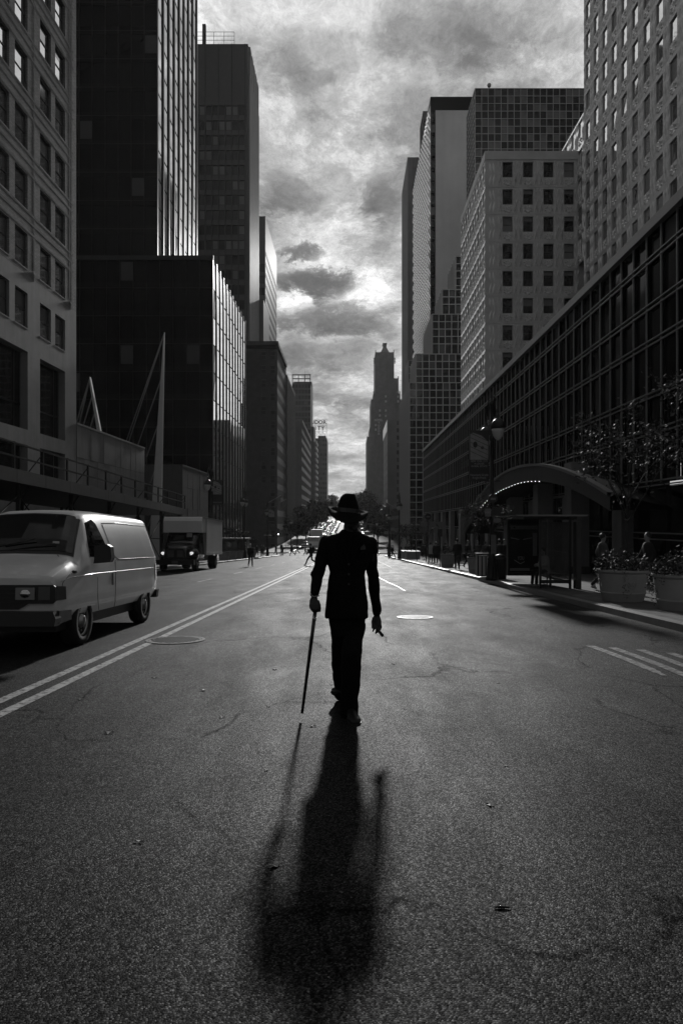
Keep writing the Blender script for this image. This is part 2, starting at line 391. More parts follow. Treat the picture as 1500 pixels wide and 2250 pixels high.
for y in range(-10, 108, 9): line(mb, -6.45, -6.45, y+3, y+6, .11)
for y in range(50, 108, 3): line(mb, 3.05, 3.05, y, y+3, .06)
for y in range(142, 224, 9): line(mb, -6.45, -6.45, y, y+3, .11); line(mb, 1.5, 1.5, y, y+3, .11)
line(mb, -3.2, -3.2, 140, 224, .2)
tag(mb.build('lane_line', PAINT2), kind='structure')
mb = MB()
for y in (109.5, 112.6, 136.2, 139.4):
    mb.face([(XL+.2, y, gz(y)+.005), (XR-.2, y, gz(y)+.005), (XR-.2, y+.35, gz(y+.35)+.005), (XL+.2, y+.35, gz(y+.35)+.005)])
mb.face([(-2.9, 46, gz(46)+.005), (0, 46, gz(46)+.005), (0, 46.4, gz(46.4)+.005), (-2.9, 46.4, gz(46.4)+.005)])
tag(mb.build('crosswalk_line', PAINT), kind='structure')
# worn strokes painted by the right kerb
mb = MB()
for xs, y0, y1 in (((3.58, 3.60), 10.2, 7.8), ((3.84, 3.82), 10.0, 7.3), ((4.16, 4.06), 9.8, 7.4), ((4.45, 4.32), 9.5, 7.9)):
    for i in range(12):
        t0, t1 = i/12, (i+1)/12
        f = lambda t: xs[0]+(xs[-1]-xs[0])*t+.035*math.sin(PI*t); hw_ = .065*min(1, 4*(1-(t0+t1)/2)+.3)
        a, b = y0+(y1-y0)*t0, y0+(y1-y0)*t1
        mb.face([(f(t0)-hw_, a, gz(a)+.005), (f(t0)+hw_, a, gz(a)+.005), (f(t1)+hw_, b, gz(b)+.005), (f(t1)-hw_, b, gz(b)+.005)])
tag(mb.build('road_marking', PAINT2), kind='structure')
# faint old tar seams
TAR = M('tar_seam', .012, .3)
mb = MB(); rr = random.Random(5)
for (x, y, dx, dy, n) in ( (-1.0, 60, .0, -1.6, 18), (1.2, 40, .05, -1.2, 14)):
    w = .005+.0004*y+rr.uniform(0, .004)
    for i in range(n):
        x2 = x+dx+rr.uniform(-.04, .04); y2 = y+dy+rr.uniform(-.08, .08)*abs(dy)
        nx, ny = (y2-y), -(x2-x); l = math.hypot(nx, ny) or 1; nx *= w/l; ny *= w/l
        mb.face([(x-nx, y-ny, gz(y)+.003), (x+nx, y+ny, gz(y)+.003), (x2+nx, y2+ny, gz(y2)+.003), (x2-nx, y2-ny, gz(y2)+.003)])
        x, y = x2, y2
tag(mb.build('tar_seam', TAR), kind='structure')

def manhole(px_x, y, r, mat, label):
    t = empty('manhole_cover', (px_x, y, gz(y)), label=label, cat='manhole cover'); t.rotation_euler = (math.atan(-.0353), 0, 0)
    mb = MB()
    mb.rings([[Vector((rr*math.cos(2*PI*k/40), rr*math.sin(2*PI*k/40), z)) for k in range(40)] for rr, z in ((r*1.0, .0), (r*1.0, .012), (r*.9, .012), (r*.89, .004))], 0, False, False)
    mb.build('rim', mat, t)
    mb = MB(); mb.lathe([(r*.88, -.01), (r*.88, .010), (r*.02, .012)], n=40, sm=False)
    for a in range(-8, 9):
        for b in range(-8, 9):
            x, yy = a*r*.1, b*r*.1
            if math.hypot(x, yy) < r*.82 and (a+b) % 2 == 0: mb.box(x-r*.035, x+r*.035, yy-r*.035, yy+r*.035, .008, .018)
    mb.build('lid', mat, t)
manhole(1.37, 14.35, .38, M('worn_iron', .22, .55, metal=.7, bump=.003, bscale=60), 'pale shining round manhole cover in the road to the right of the walking man')
manhole(-2.75, 10.8, .46, M('dull_iron', .05, .6, metal=.2, bump=.004, bscale=40), 'dull round manhole cover lying across the double centre line')

# ================================================================== buildings
CAMV = Vector((0, 0, CZ))
class Bld:
    def __init__(s, name, loc, label, cat='building', group=None):
        s.root = empty(name, loc, label=label, cat=cat, group=group); s.wins = []; s.cache = {}
        s.wall = MB(); s.trim = MB()
    def frame(s, kind, plane, a, z0=0):
        # kind 'F': faces -Y at Y=plane, u from X=a;  'L': left side facade faces +X at X=plane, u from Y=a;  'R': faces -X at X=plane, u from Y=a running towards the camera
        if kind == 'F': return Matrix.Translation((a, plane, z0)), 0
        if kind == 'L': return Matrix.Translation((plane, a, z0)) @ Matrix.Rotation(R(90), 4, 'Z'), R(90)
        return Matrix.Translation((plane, a, z0)) @ Matrix.Rotation(R(-90), 4, 'Z'), R(-90)
    def cells(s, fr, us, zs, hole, depth=.2, style='sash', wm=0, jit=0):
        T, ang = fr; w = s.wall
        def q(a, b, c, d, v=0, v2=None):
            pass
        for j in range(len(zs)-1):
            for i in range(len(us)-1):
                u0, u1, z0, z1 = us[i], us[i+1], zs[j], zs[j+1]
                h = hole(i, j, u0, u1, z0, z1)
                P = lambda u, v, z: T @ Vector((u, v, z))
                if not h:
                    w.face([P(u0, 0, z0), P(u1, 0, z0), P(u1, 0, z1), P(u0, 0, z1)], wm); continue
                a, b, c, d = h[:4]; st = h[4] if len(h) > 4 else style
                for (p, q_, r_, t_) in ((u0, a, z0, z1), (b, u1, z0, z1), (a, b, z0, c), (a, b, d, z1)):
                    if q_-p > 1e-3 and t_-r_ > 1e-3: w.face([P(p, 0, r_), P(q_, 0, r_), P(q_, 0, t_), P(p, 0, t_)], wm)
                w.face([P(a, 0, c), P(a, depth, c), P(a, depth, d), P(a, 0, d)], wm); w.face([P(b, depth, c), P(b, 0, c), P(b, 0, d), P(b, depth, d)], wm)
                w.face([P(a, 0, c), P(b, 0, c), P(b, depth, c), P(a, depth, c)], wm); w.face([P(a, depth, d), P(b, depth, d), P(b, 0, d), P(a, 0, d)], wm)
                s.wins.append((P(a, depth, c), ang, b-a, d-c, st))
    def panel(s, fr, u0, u1, v0, v1, z0, z1, mb=None, m=0):
        T, ang = fr; (mb or s.trim).box(u0, u1, v0, v1, z0, z1, m, T)
    def winmesh(s, w, h, st, var):
        key = (round(w, 2), round(h, 2), st, var)
        if key in s.cache: return s.cache[key]
        rr = random.Random(hash(key) & 0xffff); mb = MB(); j = .006 if st in ('pane', 'mirror') else .002
        d = [rr.uniform(-j, j) for _ in range(4)]; fr = None
        mb.face([(0, d[0]+.02, 0), (w, d[1]+.02, 0), (w, d[2]+.02, h), (0, d[3]+.02, h)], 0)
        mats = [s.glass.get(st, GLASS)]
        if st == 'sash' or st == 'wide':
            fm = MB(); t = .05
            fm.box(0, w, -.03, .03, h-t, h); fm.box(0, w, -.05, .03, 0, t); fm.box(0, t, -.03, .03, t, h-t); fm.box(w-t, w, -.03, .03, t, h-t)
            if st == 'sash': fm.box(t, w-t, -.02, .04, h*.5-t/2, h*.5+t/2)
            else:
                fm.box(w*.18, w*.18+t, -.02, .04, t, h-t); fm.box(w*.8, w*.8+t, -.02, .04, t, h-t)
                fm.box(t, w-t, -.04, .04, h*.32, h*.32+.08)
            if var == 1: mb.face([(t, .012, h*.55), (w-t, .012, h*.55), (w-t, .012, h-t), (t, .012, h-t)], 1)
            if var == 2: mb.face([(t, .012, t), (w-t, .012, t), (w-t, .012, h-t), (t, .012, h-t)], 1)
            if var == 3: mb.face([(t, .012, h*.75), (w-t, .012, h*.75), (w-t, .012, h-t), (t, .012, h-t)], 1)
            fr = fm
        elif var in (1, 2) and st == 'pane' and s.blinds:
            mb.face([(0.02, .012, h*.1), (w-.02, .012, h*.1), (w-.02, .012, h*.95), (.02, .012, h*.95)], 1)
        mats.append(s.glassl)
        s.cache[key] = (mb, mats, fr, mb.mesh('window', mats), fr.mesh('frame', s.framem) if fr else None)
        return s.cache[key]
    glass = {'mirror': MIRROR}; glassl = GLASSL; framem = FRAME; blinds = True; litp = (.12, .2, .3); limit = 100; framed = 40
    def finish(s, wallmats, trimmats=None, wallname='wall', trimname='trim', smooth=False):
        if s.wall.f: s.wall.build(wallname, wallmats, s.root, world=True)
        if s.trim.f: s.trim.build(trimname, trimmats or wallmats, s.root, world=True)
        def key(w):
            p, ang, ww, hh, st = w
            if p.y < 3: return 0
            px = 768+p.x*1500/p.y; py = 1150-(p.z-CZ)*1500/p.y
            vis = -30 < px < 1530 and -60 < py < 2250
            fac = 1 if ang == 0 else max(.02, abs(p.x)/p.y)
            return ww*hh*fac/p.y**2*(1 if vis else 1e-4)
        ws = sorted(s.wins, key=key, reverse=True); rr = random.Random(len(ws)); rest = MB(); rf = MB()
        for k, (p, ang, ww, hh, st) in enumerate(ws):
            r = rr.random(); var = 1 if r < s.litp[0] else 2 if r < s.litp[1] else 3 if r < s.litp[2] else rr.choice((0, 4, 5, 6, 7))
            mb, mats, fr, me, fme = s.winmesh(ww, hh, st, var)
            if k < s.limit:
                o = bpy.data.objects.new('window', me); S.collection.objects.link(o); o.parent = s.root
                o.location = p-s.root.location; o.rotation_euler = (0, 0, ang)
                if fme and k < s.framed:
                    f = bpy.data.objects.new('frame', fme); S.collection.objects.link(f); f.parent = o
                elif fr:
                    T = Matrix.Translation(p) @ Matrix.Rotation(ang, 4, 'Z'); rf.add([T @ Vector(v) for v in fr.v], fr.f)
            else:
                T = Matrix.Translation(p) @ Matrix.Rotation(ang, 4, 'Z')
                i0 = len(rest.v); rest.v += [tuple(T @ Vector(v)) for v in mb.v]
                for f, m_ in zip(mb.f, mb.m): rest.f.append(tuple(i0+q for q in f)); rest.m.append(m_ + (0 if st != 'mirror' else 2)); rest.s.append(False)
                if fr: rf.add([T @ Vector(v) for v in fr.v], fr.f)
        if rest.f: tag(rest.build('windows', [s.glass.get('pane', s.glass.get('sash', GLASS)), s.glassl, s.glass.get('mirror', MIRROR)], s.root, world=True), kind='stuff')
        if rf.f: rf.build('window_frames', s.framem, s.root, world=True)
        return s.root
def rng(a, b, step=None, n=None):
    if n is None: n = max(1, round((b-a)/step))
    return [a+(b-a)*i/n for i in range(n+1)]
def inset(l, r, b, t): return lambda i, j, u0, u1, z0, z1: (u0+l, u1-r, z0+b, z1-t)
def shell(B, x0, x1, y0, y1, z0, z1, skip=(), m=0):
    w = B.wall
    if 'F' not in skip: w.face([(x0, y0, z0), (x1, y0, z0), (x1, y0, z1), (x0, y0, z1)], m)
    if 'B' not in skip: w.face([(x1, y1, z0), (x0, y1, z0), (x0, y1, z1), (x1, y1, z1)], m)
    if 'L' not in skip: w.face([(x0, y1, z0), (x0, y0, z0), (x0, y0, z1), (x0, y1, z1)], m)
    if 'R' not in skip: w.face([(x1, y0, z0), (x1, y1, z0), (x1, y1, z1), (x1, y0, z1)], m)
    w.face([(x0, y0, z1-.3), (x1, y0, z1-.3), (x1, y1, z1-.3), (x0, y1, z1-.3)], m)

# ---- left: tan brick office building nearest the camera
B = Bld('office_building', (-20, 31, gz(31)), 'brick office building with paired sash windows at the left edge, nearest the camera')
B.glass = {'sash': GLASSR, 'wide': GLASS}; B.framed = 60
XB = -18.0; Y0, Y1 = 14.2, 45.0
fr = B.frame('L', XB, Y0)
us = [0]
c = 41.5
while c > 16: us.append(c-2.52-Y0); c -= 5.05
us = sorted([u for u in us if u > 0]+[0, 44.0-Y0, Y1-Y0])
zt = 27.57; zs = [13.6+.0] 
zs = [zt+1.0-3.31*k for k in range(5, -6, -1)]
def hb(i, j, u0, u1, z0, z1): return None
# each bay holds a pair: handle with half-bay columns
hu = []
for k in range(len(us)-1):
    hu.append(us[k])
    if us[k+1]-us[k] > 4.9: hu.append((us[k]+us[k+1])/2)
hu.append(us[-1])
def hp(i, j, u0, u1, z0, z1):
    if u1-u0 < 2.3: return None
    left = any(abs(u0-u) < 1e-6 for u in us)
    a = u0+.76 if left else u0+.30
    return (a, a+1.46, z1-1.0-1.95, z1-1.0)
B.cells(fr, hu, zs[:2], hp, depth=.17, style='sash', wm=1); B.cells(fr, hu, zs[1:], hp, depth=.17, style='sash')
# two-storey openings with piers below
zl = [gz(30)-3, 2.9, 6.6, zs[0]]
def hl(i, j, u0, u1, z0, z1):
    if u1-u0 < 3: return None
    if j == 0: return None
    if j == 2: return (u0+.76, u1-.76, z0+.1, z1-.95 if z1 < 99 else z1)
    return (u0+.76, u1-.76, z0+.1, z1-.75)
B.cells(fr, us, zl, hl, depth=.45, style='wide', wm=1)
B.wall.face([(XB, Y0, 0-3), (XB-30, Y0, -3), (XB-30, Y0, zs[-1]), (XB, Y0, zs[-1])], 0)
B.wall.face([(XB-30, Y1, -4), (XB, Y1, -4), (XB, Y1, zs[-1]), (XB-30, Y1, zs[-1])], 0)
B.wall.face([(XB-30, Y0, zs[-1]), (XB, Y0, zs[-1]), (XB, Y1, zs[-1]), (XB-30, Y1, zs[-1])], 0)
for k, z in enumerate(zs[1:]):
    if z < 15.9: continue
    for zz in (z-.74, z-.16, z+.62-.78+.5): B.panel(fr, .0, Y1-Y0-.5, -.012, -.001, zz-.13, zz+.0)
for u in [x for x in us if 0 < x < Y1-Y0-1.5]+[Y1-Y0-.75, Y1-Y0-1.05]:
    B.panel(fr, u-.07, u+.07, -.010, -.001, 15.9, zs[-1])
for k in range(len(zs)-1):      # sills
    for i in range(len(hu)-1):
        h = hp(i, 0, hu[i], hu[i+1], zs[k], zs[k+1])
        if h: B.panel(fr, h[0]-.04, h[1]+.04, -.014, .03, h[2]-.07, h[2]-.002, B.wall, 1)
for u in [x for x in us if 0 < x < Y1-Y0-1.5]+[Y1-Y0-.9]:      # little corbels under the brickwork
    for q in range(4): B.panel(fr, u-.18+.04*q, u+.18-.04*q, -.06+.012*q, -.002, 15.75-.12*(q+1), 15.75-.12*q-.002, B.wall, 1)

B.finish([BRICK, STONE], [BRICKM], trimname='brick_banding')

# ---- left: stone retaining walls at the pavement edge
def stone_wall(y0, y1, z1, label, x=-18.0):
    t = empty('stone_wall', (x, (y0+y1)/2, gz((y0+y1)/2)), label=label, cat='wall'); mb = MB()
    n = max(1, round((y1-y0)/1.25)); rows = 5; z0 = gz(y0)-1.2
    mb.box(x-4, x-.05, y0, y1, z0, z1-.02, 1)
    for i in range(n):
        for r in range(rows):
            a = y0+(y1-y0)*i/n; b = y0+(y1-y0)*(i+1)/n; c = z0+(z1-z0)*r/rows; d = z0+(z1-z0)*(r+1)/rows
            o = random.uniform(0, .02); mb.box(x-.045, x-.045+.04+o, a+.012, b-.012, c+.012, d-.012, 0)
    mb.box(x-4.02, x+.05, y0-.02, y1+.02, z1, z1+.14, 0)
    mb.build('stonework', [STONE if z1 > 7.9 else STONED, STONED], t, world=True)
stone_wall(45.1, 60, 8.0, 'low stone faced wall between the brick office building and the tall white fin')
stone_wall(73.6, 87, 7.7, 'low dark stone wall with thin courses behind the delivery truck')
stone_wall(60.2, 73.4, 4.0, 'recessed black stone wall behind the foot of the white fin', x=-21.5)

# ---- left: white fins with slanted rods (sculptural frames over the terrace)
def fin(name, D, apex, foot_l, foot_r, cab, cz, rods, label):
    t = empty(name, (foot_r[0], D, gz(D)), label=label, cat='canopy frame'); mb = MB()
    poly = [apex, foot_r, foot_l, (apex[0]-.06, apex[1]-.25)]
    mb.prism(poly, D-.14, D+.14, 0, 'y'); mb.build('fin', M('white_fin', .5, .6, var=.1), t, world=True)
    m2 = MB()
    ax, az = apex; 
    for dx in (0, .28): m2.tube([(ax-.05-dx*.4, D, az-.15-dx*1.5), (cab+dx, D, cz)], .055, 6)
    m2.build('rod', FRAMEL, t, world=True)
    for k in range(rods):
        f = (k+1)/(rods+1); p = (ax+(foot_l[0]-ax)*f, az+(foot_l[1]-az)*f)
        sl = (cab-ax)/(cz-az); q = p[0]+sl*(cz-p[1]) if p[1] > cz else p[0]
        m3 = MB(); zz = min(cz, p[1]-1.2); m3.tube([(p[0], D, p[1]), (p[0]+sl*(zz-p[1]), D, zz)], .05, 6); m3.build('rod', FRAMEL, t, world=True)
fin('canopy_fin', 63, (-17.05, 19.1), (-18.55, gz(63)+.1), (-17.4, gz(63)+.1), -21.1, 7.6, 4, 'tall white tapering fin with slanted rods rising above the shed roof')
fin('canopy_fin', 50.5, (-19.15, 12.3), (-18.45, 7.2), (-18.15, 7.2), -20.4, 8.2, 3, 'smaller white fin with slanted rods just right of the brick office building')

# ---- left: black glass tower block with lit white bays
B = Bld('glass_tower', (-30, 104, gz(100)), 'black glass tower with tall white reflecting bays above its lower block')
B.glass = {'pane': GLASSB, 'mirror': MIRROR}; B.blinds = True; B.litp = (.02, .03, .04); B.glassl = M('dim_room', .03, .5)
fr = B.frame('F', 90.0, -60); zs = rng(gz(90)-1, 36.2, 3.7); us = rng(0, 42, 1.75)
B.cells(fr, us, zs, inset(.06, .06, .7, .08), .06, 'pane')
fr = B.frame('F', 90.6, -60); us = rng(0, 34.5, 1.75); B.cells(fr, us, rng(36.2, 112, 3.7), inset(.06, .06, .9, .08), .06, 'pane')
fr = B.frame('L', -25.5, 90.6); us = rng(0, 23.4, n=8); B.cells(fr, us, rng(36.2, 112, 3.7), inset(.2, .2, .03, .03), .04, 'mirror')
for u in us: B.panel(fr, u-.22, u+.22, -.10, -.002, 36.2, 112)
fr = B.frame('L', -18, 90.0); us = rng(0, 28.2, n=11); B.cells(fr, us, zs, inset(.2, .2, .03, .03), .04, 'mirror')
for u in us: B.panel(fr, u-.2, u+.2, -.05, -.002, gz(90)-1, 36.6)
B.wall.face([(-60, 90, 36.2), (-18, 90, 36.2), (-18, 118.2, 36.2), (-60, 118.2, 36.2)]); B.wall.face([(-60, 118.2, -6), (-18, 118.2, -6), (-18, 118.2, 36.2), (-60, 118.2, 36.2)])
B.wall.face([(-60, 114, 30), (-25.5, 114, 30), (-25.5, 114, 112), (-60, 114, 112)]); B.wall.face([(-60, 90.6, 112), (-25.5, 90.6, 112), (-25.5, 114, 112), (-60, 114, 112)])
B.trim.box(-60, -17.9, 89.85, 90.0-.002, 36.2, 36.75)
GL_ = MB()
for fr_, ul, za, zb_ in ((B.frame('F', 90.0, -60), 42, gz(90)-1, 36.2), (B.frame('F', 90.6, -60), 34.5, 36.8, 112)):
    for u in rng(0, ul, 1.75): B.panel(fr_, u-.03, u+.03, -.06, -.002, za, zb_, GL_)
    for z in rng(za, zb_, 3.7): B.panel(fr_, 0, ul, -.05, -.002, z-.03, z+.03, GL_)
GL_.build('mullion_lines', M('dark_mullion', .018, .5), B.root, world=True)
B.finish([BLACKP], [BLACKM], trimname='pier')

# ---- left: dark slab tower with railing
B = Bld('slab_tower', (-36, 191, gz(180)), 'dark slab tower with a roof railing and finely fluted street side')
B.glass = {'pane': M('dusky_glass', .02, .06, bump=.004, bscale=.5)}; B.litp = (.15, .4, .5); B.glassl = M('dim_blind', .16, .5, var=.3, vscale=.4)
fr = B.frame('F', 181.6, -45.4); us = rng(0, 17.6, 1.76)
B.cells(fr, us, rng(gz(180)-2, 113, 4.02), inset(.2, .2, 1.0, .35), .3, 'pane')
B.cells(fr, rng(0, 17.6, n=5), [113, 129], lambda *a: None)
for u in rng(0, 17.6, n=5): B.panel(fr, u-.12, u+.12, -.12, -.002, 113, 129)
for u in us: B.panel(fr, u-.1, u+.1, -.2, -.002, -6, 113)
B.wall.face([(-27.8, 181.6, -6), (-27, 181.6, -6), (-27, 181.6, 129), (-27.8, 181.6, 129)])
fr = B.frame('L', -27, 181.6)
B.wall.face([(-27, 181.6, -6), (-27, 201.4, -6), (-27, 201.4, 129), (-27, 181.6, 129)], 1)
for k in range(26):
    u = .5+19*k/26; top = 129 if k % 5 else 129-8
    B.panel(fr, u-.16, u+.16, -.45, -.002, -6, top, None, 1)
shell(B, -45.4, -27, 181.6, 201.4, -6, 129, ('F', 'R'))
for (a, b) in ((-41.6, -30.7),):
    for z in (130.2, 131.3, 132.4): B.trim.box(a, b, 181.9, 181.98, z, z+.08)
    for x in rng(a, b, 2.6): B.trim.box(x-.05, x+.05, 181.9, 181.98, 129, 132.4)
    B.trim.box(-39.2, -38.3, 181.8, 182.6, 129, 134.5)
B.finish([M('dark_curtain_panel', .06, .5, var=.2), M('fluted_metal', .2, .55, metal=.3, var=.2, vscale=.2)], [M('tower_mullion', .03, .5), M('fluted_metal', .3, .35)], trimname='mullion')

# ---- left: narrower tower behind
B = Bld('office_tower', (-31, 236, gz(236)), 'grey tower with a dotted window side just right of the dark slab tower')
B.litp = (.25, .4, .5); B.glass = {'pane': M('far_glass', .03, .08)}
fr = B.frame('F', 219, -36); B.cells(fr, rng(0, 9, 1.5), rng(-6, 100, 3.8), lambda i, j, a, b, c, d: (a+.1, b-.1, c+1.2, d-.1) if i > 2 and j < 24 else None, .2, 'pane')
fr = B.frame('L', -27, 219); B.cells(fr, rng(0, 34, 2.1), rng(-6, 100, 3.4), lambda i, j, a, b, c, d: (a+.5, b-.5, c+1, d-.7) if j < 28 else None, .25, 'pane')
shell(B, -36, -27, 219, 253, -6, 100, ('F', 'R')); B.wall.box(-27, -25.6, 203, 217, -6, 68)
B.finish([M('grey_panel', .10, .6, var=.2, vscale=.2)])

# ---- left: dark brick block
def masonry(name, label, x1, y0, y1, z1, front, uF, zF, holeF, uL, holeL, mat, depth=.25, x0=None, style='pane', trim=None, cornice=True, lit=(.15, .2, .3), **kw):
    B = Bld(name, ((x0+x1)/2, (y0+y1)/2, gz((y0+y1)/2)), label); B.litp = lit; B.glass = {'pane': M('far_glass', .03, .08), 'sash': M('far_glass', .03, .08)}
    B.framem = FRAMEL; B.framed = 30
    zb = gz((y0+y1)/2)-3
    side = 'L' if x1 < 0 else 'R'; xs = x1 if side == 'L' else x0
    B.cells(B.frame('F', y0, x0), uF, zF, holeF, depth, style)
    frS = B.frame('L', xs, y0) if side == 'L' else B.frame('R', xs, y1)
    B.cells(frS, uL, zF, holeL, depth, style)
    shell(B, x0, x1, y0, y1, zb, z1, ('F', 'R' if side == 'L' else 'L'))
    if cornice:
        B.trim.box(x0-.1, x1+.25, y0-.25, y0-.002, z1-.9, z1+.1)
        B.trim.box(xs+(.002 if side == 'L' else -.25), xs+(.25 if side == 'L' else -.002), y0-.25, y1+.1, z1-.9, z1+.1)
    if trim: trim(B, frS)
    B.finish([mat], [mat], trimname='cornice'); return B
def hE(i, j, u0, u1, z0, z1):
    return (u0+.55, u1-.55, z0+.9, z1-.6) if i in (5, 6) and not (j < 5 and i == 5) else None
masonry('brick_building', 'dark brick building with two columns of paired windows on its blank front', -18, 170, 194, 46.7, None, rng(0, 16, n=7), [gz(170)-2+3.42*k for k in range(16)], hE,
        rng(0, 24, 1.6), inset(.35, .35, .9, .6), BRICKD, x0=-34, style='sash', lit=(.4, .5, .6))
def pil(B, fr):
    for u in rng(0, 29, 1.6): B.panel(fr, u-.2, u+.2, -.3, -.002, -6, 43)
masonry('brick_building', 'dark ribbed block stepping down behind the dark brick building', -18, 194.2, 223, 43.6, None, rng(0, 16, 2), [gz(205)-2+3.42*k for k in range(15)], lambda *a: None,
        rng(0, 28.8, 1.6), inset(.35, .35, .7, .5), BRICKD, x0=-34, trim=pil)
masonry('office_building', 'pale block with slanting ribbon windows farther down the left side', -18, 257, 317, 40.5, None, rng(0, 8, 2), [gz(280)-2+3.55*k for k in range(13)], lambda *a: None,
        rng(0, 60, 5), inset(.25, .25, 1.0, .5), M('pale_stone', .28, .7, var=.2, vscale=.2), x0=-26, depth=.5)
# far framed-top tower
B = Bld('office_tower', (-24.5, 362, gz(360)), 'distant grey tower with an open framed crown on the left skyline')
B.glass = {'pane': M('far_glass', .03, .08)}
fr = B.frame('F', 350, -29.5); B.cells(fr, rng(0, 9.5, 1.58), rng(-3, 73, 2.9), inset(.12, .12, .9, .1), .15, 'pane')
shell(B, -29.5, -20, 350, 372, -3, 73, ('F',))
for x in (-29.5, -26.4, -23.2, -20.4): B.trim.box(x, x+.4, 350, 350.4, 73, 78)
for z in (73.2, 75.4, 77.4): B.trim.box(-29.5, -20, 350.02, 350.38, z, z+.5)
B.trim.box(-29.5, -20, 360, 371, 73, 76.2); B.trim.box(-23.3, -23.2, 356, 356.1, 73, 82)
B.finish([M('grey_panel', .22, .5)], [M('grey_panel', .22, .5)], trimname='crown_frame')
B = Bld('apartment_building', (-20, 362, gz(360)), 'narrow building with stacked white balconies far down the left side')
fr = B.frame('L', -18, 355); B.cells(fr, rng(0, 20, 2.5), rng(0, 44, 3.1), inset(.3, .3, 1.1, .3), .4, 'pane')
shell(B, -24, -18, 355, 375, 0, 44, ('R',)); shell(B, -21.4, -18.6, 356, 374, 44, 52)
for z in rng(1, 43.5, 3.1): B.trim.box(-17.99, -17.2, 355, 375, z, z+1.05)
B.finish([M('mid_stone', .18, .7, var=.2, vscale=.2)], [M('white_render', .6, .6)], trimname='balcony')
B = Bld('apartment_building', (-19, 460, gz(450)), 'far brick apartment block at the end of the left side, under the rooftop letters')
B.glass = {'pane': M('far_glass', .03, .08)}; B.litp = (.3, .4, .5)
fr = B.frame('F', 450, -24); B.cells(fr, rng(0, 9, 1.5), rng(1, 57.6, 3.1), inset(.35, .35, 1, .6), .2, 'pane')
shell(B, -24, -15, 450, 475, 0, 57.6, ('F',)); shell(B, -20.8, -15.8, 452, 470, 57.6, 59.4)
B.finish([M('far_brick', .10, .8, var=.25, vscale=.3)])
# rooftop letters
t = empty('rooftop_sign', (-19, 451, 57.6), label='rooftop letters reading TUDOR CITY on a thin scaffold against the sky', cat='sign')
LET = M('black_letters', .01, .6)
fr = MB()
for x in rng(-25.6, -15.2, 2.6): fr.box(x-.06, x+.06, 451.2, 451.32, 57, 70.4)
for z in (62, 66.2, 70.2): fr.box(-26, -15, 451.2, 451.3, z, z+.12)
for k in range(4):
    a = -25.6+2.6*k; fr.tube([(a, 451.25, 58), (a+2.6, 451.25, 62)], .05, 4); fr.tube([(a+2.6, 451.25, 58), (a, 451.25, 62)], .05, 4)
fr.build('scaffold', BLACKM, t, world=True)
for s_, cx, z, w in (('TUDOR', -21.8, 68.2, 13.4), ('CITY', -21.3, 64.2, 9.4)):
    adv = w/len(s_)
    for k, ch in enumerate(s_):
        text('letter', ch, 3.5, LET, t, Matrix.Translation((cx-w/2+adv*(k+.5)+19, -.2, z-57.6)) @ FACE, .18)

# ================================================================== right side buildings
# ---- black glass podium
B = Bld('glass_podium', (16, 64, gz(64)), 'long low black glass building with thin metal rails along the right pavement')
B.glass = {'pane': GLASSB}; B.litp = (.04, .06, .08); B.glassl = M('dim_room', .03, .5)
PX = 12.0; PY0, PY1 = 16.0, 111.0
zs = [3.05, 5.1, 6.55, 8.65, 10.1, 11.95, 13.1]; us = rng(0, PY1-PY0, 1.28)
fr = B.frame('R', PX, PY1)
B.cells(fr, us, zs, inset(.05, .05, .06, .06), .07, 'pane')
for z in zs[:-1]:
    B.panel(fr, 0, PY1-PY0, -.10, -.002, z+.07, z+.12); B.panel(fr, 0, PY1-PY0, -.07, -.002, z-.11, z-.06)
B.panel(fr, 0, PY1-PY0, -.25, -.002, 13.0, 13.4)
for u in us: B.panel(fr, u-.035, u+.035, -.055, -.002, 3.05, 13.0)
# street storey: stone piers and dark shop glazing
k = 0; y = PY0
us2 = rng(0, PY1-PY0, 7.3)
def hs(i, j, u0, u1, z0, z1): return (u0+.01, u1-.01, z0, z1)
B.cells(B.frame('R', PX+.5, PY1), rng(0, PY1-PY0, 3.65), [gz(60)-3.3, -1.9, 1.02, 1.14, 2.98], lambda i, j, a, b, c, d: (a+.05, b-.05, c+.03, d-.03) if j in (1, 3) else None, .06, 'pane')
for u in us2: B.panel(fr, u-.55, u+.55, -.05, .48, -5.5, 2.97, B.wall, 1)
B.panel(B.frame('R', PX+.5, PY1), 0, PY1-PY0, -.09, -.002, 1.05, 1.10); B.panel(B.frame('R', PX+.5, PY1), 0, PY1-PY0, -.09, -.002, .80, .84)
B.wall.face([(PX, PY0, 13), (PX+40, PY0, 13), (PX+40, PY1, 13), (PX, PY1, 13)])
B.wall.face([(PX, PY1, -6), (PX+40, PY1, -6), (PX+40, PY1, 13), (PX, PY1, 13)]); B.wall.face([(PX, PY0, -3), (PX+40, PY0, -3), (PX+40, PY0, 13), (PX, PY0, 13)])
B.finish([BLACKP, STONE], [ALU], trimname='rail')

